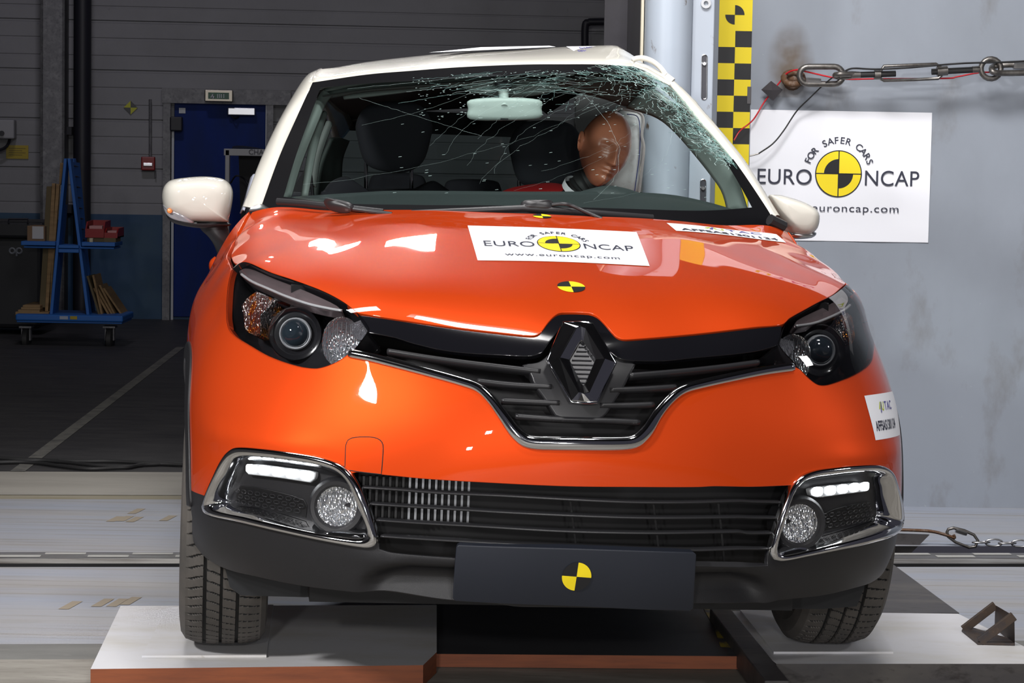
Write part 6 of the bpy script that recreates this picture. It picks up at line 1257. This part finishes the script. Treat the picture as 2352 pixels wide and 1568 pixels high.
# ================================================================ CRASH DUMMY (in the driver seat)
M['skin']=mat('dummy_vinyl',(.42,.15,.085),.34,0,.35,coatr=.25);M['redc']=mat('red_shirt',(.42,.010,.012),.85)
DM=empty('person',label='crash test dummy in a red shirt slumped against the right side curtain airbag',cat='person',mw=CARM@Matrix.Translation(carat(1388,340,2.14)))
hl=Matrix.Rotation(math.radians(16),4,'Y')@Matrix.Rotation(math.radians(14),4,'Z')@Matrix.Rotation(math.radians(4),4,'X')
def head_mesh(nu=72,nv=60):
    V=[];F=[]
    for j in range(nv+1):
        ph=math.pi*j/nv;z=math.cos(ph)
        for i in range(nu):
            th=2*math.pi*i/nu;sx=math.sin(th);cy=-math.cos(th)   # th=0 faces -y (front)
            s=math.sin(ph)
            x=s*sx;y=s*cy;front=max(0,-y)
            # base ellipsoid
            X=x*.0765;Y=y*.098;Z=z*.118
            # narrow to jaw
            if Z<0:
                t=-Z/.118;X*=1-.42*t**1.5;Y=Y*(1-.22*t**2)-(.016*t if y<0 else -.0)+ (-.020*t*t if y<0.3 else 0)
            else: X*=1-.06*(Z/.118)**2
            if y>0 and Z<-.02: Y*=1-.35*min(1,(-Z-.02)/.08)
            def g(cx,cz,wx,wz): return math.exp(-(((X-cx)/wx)**2+((Z-cz)/wz)**2))*min(1,front*2.2)
            # flatten the face, brow, eye hollows, nose, cheek bones, lips, chin
            d=0
            d+=-.004*g(0,.030,.05,.012)
            for sg in (-1,1):
                d+= .0085*g(sg*.029,.008,.018,.013)
                d+=-.0035*g(sg*.029,.006,.009,.005)
                d+=-.004*g(sg*.045,-.022,.018,.016)
                d+=.0035*g(sg*.030,-.052,.013,.022)
            n_=max(0,min(1,(.018-Z)/.055)) if Z>-.038 else max(0,1-(-.038-Z)/.006)
            w=.0062+.0055*n_
            d+=-(.006+.023*n_)*math.exp(-(X/w)**2)*min(1,front*2.2)*(1 if Z<.018 else max(0,1-(Z-.018)/.012))
            d+=-.004*g(-.011,-.034,.006,.006)-.004*g(.011,-.034,.006,.006)
            d+=-.0055*g(0,-.0545,.015,.0038)-.0055*g(0,-.0655,.013,.0042)+.005*g(0,-.060,.017,.0017)+.003*g(0,-.077,.016,.005)
            d+=-.008*g(0,-.094,.020,.013)
            Y+=d
            V.append((X,Y,Z))
    for j in range(nv):
        for i in range(nu):F.append((j*nu+i,j*nu+(i+1)%nu,(j+1)*nu+(i+1)%nu,(j+1)*nu+i))
    return V,F
V,F=head_mesh(110,110)
V=[hl@Vector(v) for v in V]
# continuous body: head mesh is skinned vinyl, torso a single tapering surface below it
body=newobj('head',V,F,'skin',DM,True)
for sg in (-1,1):
    m1=[hl@Vector((sg*(.076+.006*math.sin(t*1.0)),.012+.014*math.cos(t),-.004+.026*math.sin(t))) for t in np.linspace(0,2*math.pi,14)[:-1]]
    mb=MB();mb.tube(m1,.0055,6,closed=True);mb.tube([m1[0],m1[6]],.006,5);mb.build('ear','skin',DM,smooth=True)
DI=DM.matrix_world.inverted()@CARM
def dd(u,v,y): return DI@carat(u,v,y)
mb=MB()
P=[dd(1368,410,2.17),dd(1352,420,2.18),dd(1340,432,2.19),dd(1325,452,2.2),dd(1310,490,2.22)]
PP=spl(P,24);rad_=[.048+.005*(i%3==0) for i in range(24)]
mb.tube(PP,rad_,20);mb.build('neck','rubber',DM,smooth=True)
mb=MB();mb.tube([dd(1333,428,2.18),dd(1326,440,2.19)],.0535,20,cap=False);mb.build('neck_collar','paper',DM,smooth=True)
def torso():
    C=[((1325,432),.055,.05),((1305,440),.12,.08),((1285,455),.20,.11),((1275,500),.215,.13),((1280,620),.19,.13),((1290,740),.18,.14)]
    V=[];n=28
    for (c_,rx,ry) in C:
        c=dd(c_[0],c_[1],2.30)
        for k in range(n):
            a=2*math.pi*k/n;V.append(c+Vector((rx*math.cos(a),ry*math.sin(a),.02*math.cos(a)*-1)))
    F=[(i*n+k,i*n+(k+1)%n,(i+1)*n+(k+1)%n,(i+1)*n+k) for i in range(len(C)-1) for k in range(n)]+[tuple(range(n))[::-1]]
    return V,F
V,F=torso();o=newobj('red_shirt',V,F,'redc',DM,True);o.modifiers.new('s','SUBSURF').levels=2;o.modifiers['s'].render_levels=2
mb=MB();
for sg in (-1,1):
    P=[dd(1285+sg*130,470,2.30),dd(1285+sg*150,560,2.2),dd(1285+sg*120,640,2.0),dd(1330+sg*60,600,1.85)]
    mb.tube(cr(P,5),[.062-.0014*i for i in range(16)],12)
mb.build('arms','skin',DM,smooth=True)
# curtain airbag
M['bag']=mat('airbag_cloth',(.62,.62,.63),.8,noise=[(40,(.52,.50,.50),.5,.7,(1,1,1))])
t=empty('curtain_airbag',mw=Matrix());t.parent=CAR
inflate('cushion',cpts([(1418,256,2.30),(1440,250,2.30),(1468,256,2.30),(1475,300,2.30),(1474,350,2.30),(1468,400,2.30),(1462,450,2.30),(1400,455,2.30),(1385,420,2.30),(1420,380,2.30),(1444,330,2.30),(1440,290,2.30)]),Vector((0,-.035,0)),Vector((0,.05,0)),'bag',t,pw=.4)
mb=MB();mb.tube(cr(cpts([(1440,262,2.25),(1464,268,2.25),(1470,300,2.25),(1469,350,2.25),(1463,400,2.25),(1457,442,2.25)]),6),.0015,5);mb.build('seam',mat('blue_thread',(.06,.08,.25),.7),t)
mb=MB();mb.tube(cr(cpts([(1412,256,2.24),(1425,248,2.24),(1438,252,2.24),(1452,254,2.24),(1472,262,2.24),(1478,280,2.24),(1474,310,2.24),(1479,340,2.24),(1474,390,2.24),(1468,440,2.24)]),6),.005,6);mb.build('torn_edge',mat('airbag_edge',(.42,.39,.39),.9),t,smooth=True)
# ================================================================ BLUE TROLLEY AND WHAT IS ON IT (far left)
TY=15.5
M['tblue']=mat('trolley_blue',(.012,.105,.38),.45);M['wood']=mat('bare_wood',(.26,.165,.075),.7,noise=[(6,(.18,.11,.05),.4,.7,(1,1,6))]);M['wood2']=mat('dark_wood',(.10,.075,.035),.7)
def tp(u,v,d=0.0): return at(u,v,TY-d)
t=empty('trolley',ground(155,770),'blue steel A-frame trolley with side shelves on castors','trolley')
tw=t.matrix_world.copy()
def tc_(o,par=t): return wchild(o,par)
def bx3(u0,v0,u1,v1,d0,d1,m,name,par=None,bevel=.004):
    a=tp(u0,v1,d1);b=tp(u1,v0,d1);mb=MB();mb.prism([(a.x,a.y,a.z),(b.x,a.y,a.z),(b.x,a.y,b.z),(a.x,a.y,b.z)],(0,d1-d0,0));return mb.build(name,m,par,bevel=bevel)
def leg(u0,v0,u1,v1,w0,w1,d0,d1,m,name):
    mb=MB();a=tp(u0-w0/2,v0,d1);b=tp(u0+w0/2,v0,d1);c=tp(u1+w1/2,v1,d1);e=tp(u1-w1/2,v1,d1);mb.prism([a,e,c,b],(0,d1-d0,0));return tc_(mb.build(name,m,bevel=.003))
leg(150,364,117,725,7,7,-.04,.06,'tblue','frame_leg');leg(158,364,202,725,7,7,-.04,.06,'tblue','frame_leg')
leg(150,364,132,560,7,7,-.30,-.22,'tblue','frame_leg');leg(165,364,212,725,9,7,-.30,-.22,'tblue','frame_leg')
V=[tp(160,372,.0),tp(180,374,-.28),tp(212,725,-.28),tp(200,725,0.)]
o=newobj('side_sheet',V,[(0,1,2,3)],'tblue');o.modifiers.new('s','SOLIDIFY').thickness=.01;tc_(o)
for k in range(8):
    v=380+k*24;mb=MB();mb.tube([tp(163+ (v-372)*.115,v,.01),tp(180+(v-372)*.09,v+3,-.26)],.006,5);tc_(mb.build('rung','bpipe'))
V=[tp(143,470,-.1),tp(152,470,-.26),tp(130,725,-.26),tp(118,725,-.1)]
o=newobj('side_sheet',V,[(0,1,2,3)],'tblue');o.modifiers.new('s','SOLIDIFY').thickness=.01;tc_(o)
tc_(bx3(48,555,127,563,-.2,.10,'tblue','shelf'));tc_(bx3(187,557,264,565,-.2,.10,'tblue','shelf'))
tc_(bx3(54,566,126,569,-.18,.08,'tblue','shelf_lip'));tc_(bx3(183,568,262,571,-.18,.08,'tblue','shelf_lip'))
tc_(bx3(134,563,181,570,-.1,.09,'tblue','cross_bar'));tc_(bx3(134,572,181,580,-.1,.09,'tblue','cross_bar'))
tc_(bx3(35,725,282,736,-.32,.12,'tblue','base_frame',bevel=.01));tc_(bx3(38,737,280,740,-.30,.10,'tblue','base_lip'))
tc_(bx3(137,726,156,733,.12,.124,mat('pale_sticker',(.30,.34,.42),.5),'sticker',bevel=0));tc_(bx3(161,726,177,733,.12,.124,'dull_yellow','sticker',bevel=0))
for u in (61,253):
    c=empty('castor',tp(u,770,.0));wchild(c,t)
    for d in (0.0,):
        mb=MB();cc=tp(u,778,d);mb.lathe([(.0,-.02),(.07,-.02),(.08,-.014),(.08,.014),(.07,.02),(0,.02)],cc,(1,0,0),24);wchild(mb.build('wheel','rubber',smooth=True),c)
        mb=MB();a=tp(u-11,750,d);b=tp(u+11,750,d);mb.box((a+b)/2,(.08,.1,.012));mb.box(a+Vector((.005,0,-.045)),(.008,.05,.09));mb.box(b+Vector((-.005,0,-.045)),(.008,.05,.09));wchild(mb.build('fork','galv'),c)
    for dy in (.25,):
        mb=MB();cc=tp(u,778,-dy);mb.lathe([(.0,-.02),(.07,-.02),(.08,-.014),(.08,.014),(.07,.02),(0,.02)],cc+Vector((0,0,0)),(1,0,0),24);wchild(mb.build('rear_wheel','rubber',smooth=True),c)
# planks and boxes
def thing_at(name,u0,v0,u1,v1,d0,d1,m,label,cat,group=None,bevel=.003):
    return tag(bx3(u0,v0,u1,v1,d0,d1,m,name,None,bevel),label,cat,group)
def plank(pts,d0,d1,m,label,group):
    mb=MB();P=[tp(u,v,d1) for u,v in pts];mb.prism(P,(0,d1-d0,0));o=mb.build('wooden_plank',m,bevel=.002);return tag(o,label,'plank',group)
plank([(119,421),(127,421),(112,555),(110,555)],-.1,-.05,'wood','pale upright plank leaning on the left of the trolley','planks') if False else None
plank([(107,428),(118,428),(108,706),(90,706)],-.12,-.03,'wood2','dark upright plank leaning at the far left of the trolley frame',None)
plank([(119,421),(127,421),(114,715),(103,715)],-.05,-.02,'wood','pale upright plank second from left on the trolley',None)
plank([(129,422),(137,424),(116,716),(110,716)],-.05,-.02,'wood','brown upright plank nearest the blue left leg',None)
plank([(138,374),(146,374),(140,425),(135,425)],-.12,-.09,'wood','short brown plank end beside the top of the trolley',None)
for k,(u0,v0,u1,v1,lab) in enumerate([(35,717,112,724,'bottom'),(41,712,91,717,'second'),(48,706,92,711,'third'),(52,701,92,705.5,'topmost')]):
    thing_at('wooden_offcut',u0,v0,u1,v1,-.3,.05,'wood','wooden offcut, %s of the flat pile at the trolley base left'%lab,'offcut','flat wooden offcuts')
for k,(a,b,lab,mm) in enumerate([((201,634),(228,722),'dark brown board leaning first beside the right trolley leg','wood2'),((214,632),(234,722),'brown board leaning second from the right trolley leg','wood'),((216,662),(250,723),'pale board leaning in the middle of the right stack','wood'),((222,660),(258,723),'pale board leaning third from the right end of the stack','wood'),((229,655),(264,723),'pale board leaning second from the right end of the stack','wood'),((238,662),(279,722),'outermost pale board leaning at the right end of the stack','wood')]):
    (u0,v0),(u1,v1)=a,b;plank([(u0-3,v0),(u0+2,v0-1),(u1+2,v1),(u1-3,v1)],-.25-.02*k,.0-.02*k,mm,lab,None)
t2=empty('cardboard_box',tp(87,554,.05),'small cardboard box with white label on the left trolley shelf','box')
wchild(bx3(62,519,103,554,-.2,.03,mat('cardboard',(.17,.105,.06),.8),'carton'),t2);wchild(bx3(74,520,100,548,.03,.033,mat('label_white',(.40,.40,.41),.6),'label',bevel=0),t2)
def bin_(u0,v0,u1,v1,d,label):
    e=empty('parts_bin',tp((u0+u1)/2,v1,d),label,'storage bin')
    a=tp(u0,v1,d);b=tp(u1,v0,d);w=b.x-a.x;h=b.z-a.z;mb=MB();th=.008
    c=Vector(((a.x+b.x)/2,d*0+a.y,a.z))
    mb.box(c+Vector((0,.12,th/2)),(w,.26,th));mb.box(c+Vector((0,0,h*.28)),(w,th,h*.5));mb.box(c+Vector((0,.25,h/2)),(w,th,h))
    for s in (-1,1):mb.prism([c+Vector((s*w/2,0,0)),c+Vector((s*w/2,.25,0)),c+Vector((s*w/2,.25,h)),c+Vector((s*w/2,.05,h*.95)),c+Vector((s*w/2,0,h*.5))],(-s*th,0,0))
    wchild(mb.build('bin_body','red'),e);mb=MB();mb.box(c+Vector((0,.10,h*.55)),(w*.7,.12,h*.3));wchild(mb.build('plastic_bag',mat('clear_bag',(.45,.22,.22),.3)),e)
bin_(196,508,239,545,.05,'larger red plastic storage bin on the right trolley shelf');bin_(240,524,270,546,.03,'smaller red plastic storage bin at the end of the right shelf')
thing_at('support_block',200,546,266,556,-.15,.04,'wood2','dark wooden strip lying beneath the red bins on the shelf','wood block')
tag(bx3(205,547,213,556,.05,.09,mat('cream_block',(.45,.40,.28),.6),'small_block',None,.002),'small cream block standing at the front of the right shelf','block')
# wheelie bin
t3=empty('waste_bin',tp(20,745,-.4),'black wheeled waste bin at the left edge behind the trolley','waste bin')
M['binb']=mat('bin_black',(.014,.015,.018),.45);M['binw']=mat('bin_logo',(.15,.16,.18),.6)
wchild(bx3(-70,545,95,752,-1.3,-.75,'binb','bin_body',bevel=.03),t3);wchild(bx3(-75,510,100,545,-1.35,-.71,'binb','bin_lid',bevel=.02),t3)
mb=MB();mb.tube([tp(20,512,-.71),tp(20,503,-.71),tp(64,503,-.71),tp(64,512,-.71)],.008,6);wchild(mb.build('handle','bpipe'),t3)
mb=MB();
for cu in (28,44):mb.tube([tp(cu+6*math.cos(a),576+6*math.sin(a),-.74) for a in np.linspace(0,2*math.pi,18)[:-1]],.007,5,closed=True)
mb.tube([tp(38,576,-.74),tp(38,588,-.74)],.007,5);wchild(mb.build('bin_logo','binw'),t3)
# white framed cart behind the mirror
t4=empty('framed_cart',at(560,742,16.4),'white square tube cart with a dark cloth on top before the blue door','cart')
M['cartw']=mat('cart_white',(.30,.30,.31),.5)
CYc=16.4
def cb(u0,v0,u1,v1,dy0,dy1,m,name,bevel=.003):
    a=at(u0,v1,CYc+dy0);b=at(u1,v0,CYc+dy0);mb=MB();mb.prism([(a.x,a.y,a.z),(b.x,a.y,a.z),(b.x,a.y,b.z),(a.x,a.y,b.z)],(0,dy1-dy0,0));return wchild(mb.build(name,m,bevel=bevel),t4)
cb(514,344,680,357,0,.05,'cartw','top_rail');cb(514,344,527,774,0,.05,'cartw','upright');cb(668,344,680,774,0,.05,'cartw','upright')
cb(527,700,668,710,0,.05,'cartw','bottom_rail')
V=[at(548,357,CYc+.1),at(668,357,CYc+.1),at(668,700,CYc+.1),at(560,700,CYc+.1)];o=newobj('dark_sheet',V,[(0,1,2,3)],'cab');wchild(o,t4)
T,Ft=textmesh('CHARIOT',.05,1,.0005);a=at(579,349.5,CYc-.002);o=newobj('lettering',[Vector((a.x+.085+x*1.0,a.y-.002,a.z+y)) for x,y in T],Ft,mat('grey_letter',(.06,.06,.07),.6));wchild(o,t4)
mb=MB();P=[at(u,v,CYc+.02) for u,v in ((532,344),(534,336),(545,334),(560,336),(576,338),(600,343),(600,344))];mb.prism(P,(0,.3,0));o=mb.build('folded_cloth',mat('navy_cloth',(.008,.012,.03),.9));tag(o,'dark navy cloth lying folded on top of the white cart','cloth')
mb=MB();mb.tube(cr([at(530,420,CYc),at(540,405,CYc-.05),at(552,405,CYc-.05),at(562,412,CYc),at(575,430,CYc),at(590,440,CYc)],5),.006,6);wchild(mb.build('cable','bpipe',smooth=True),t4)
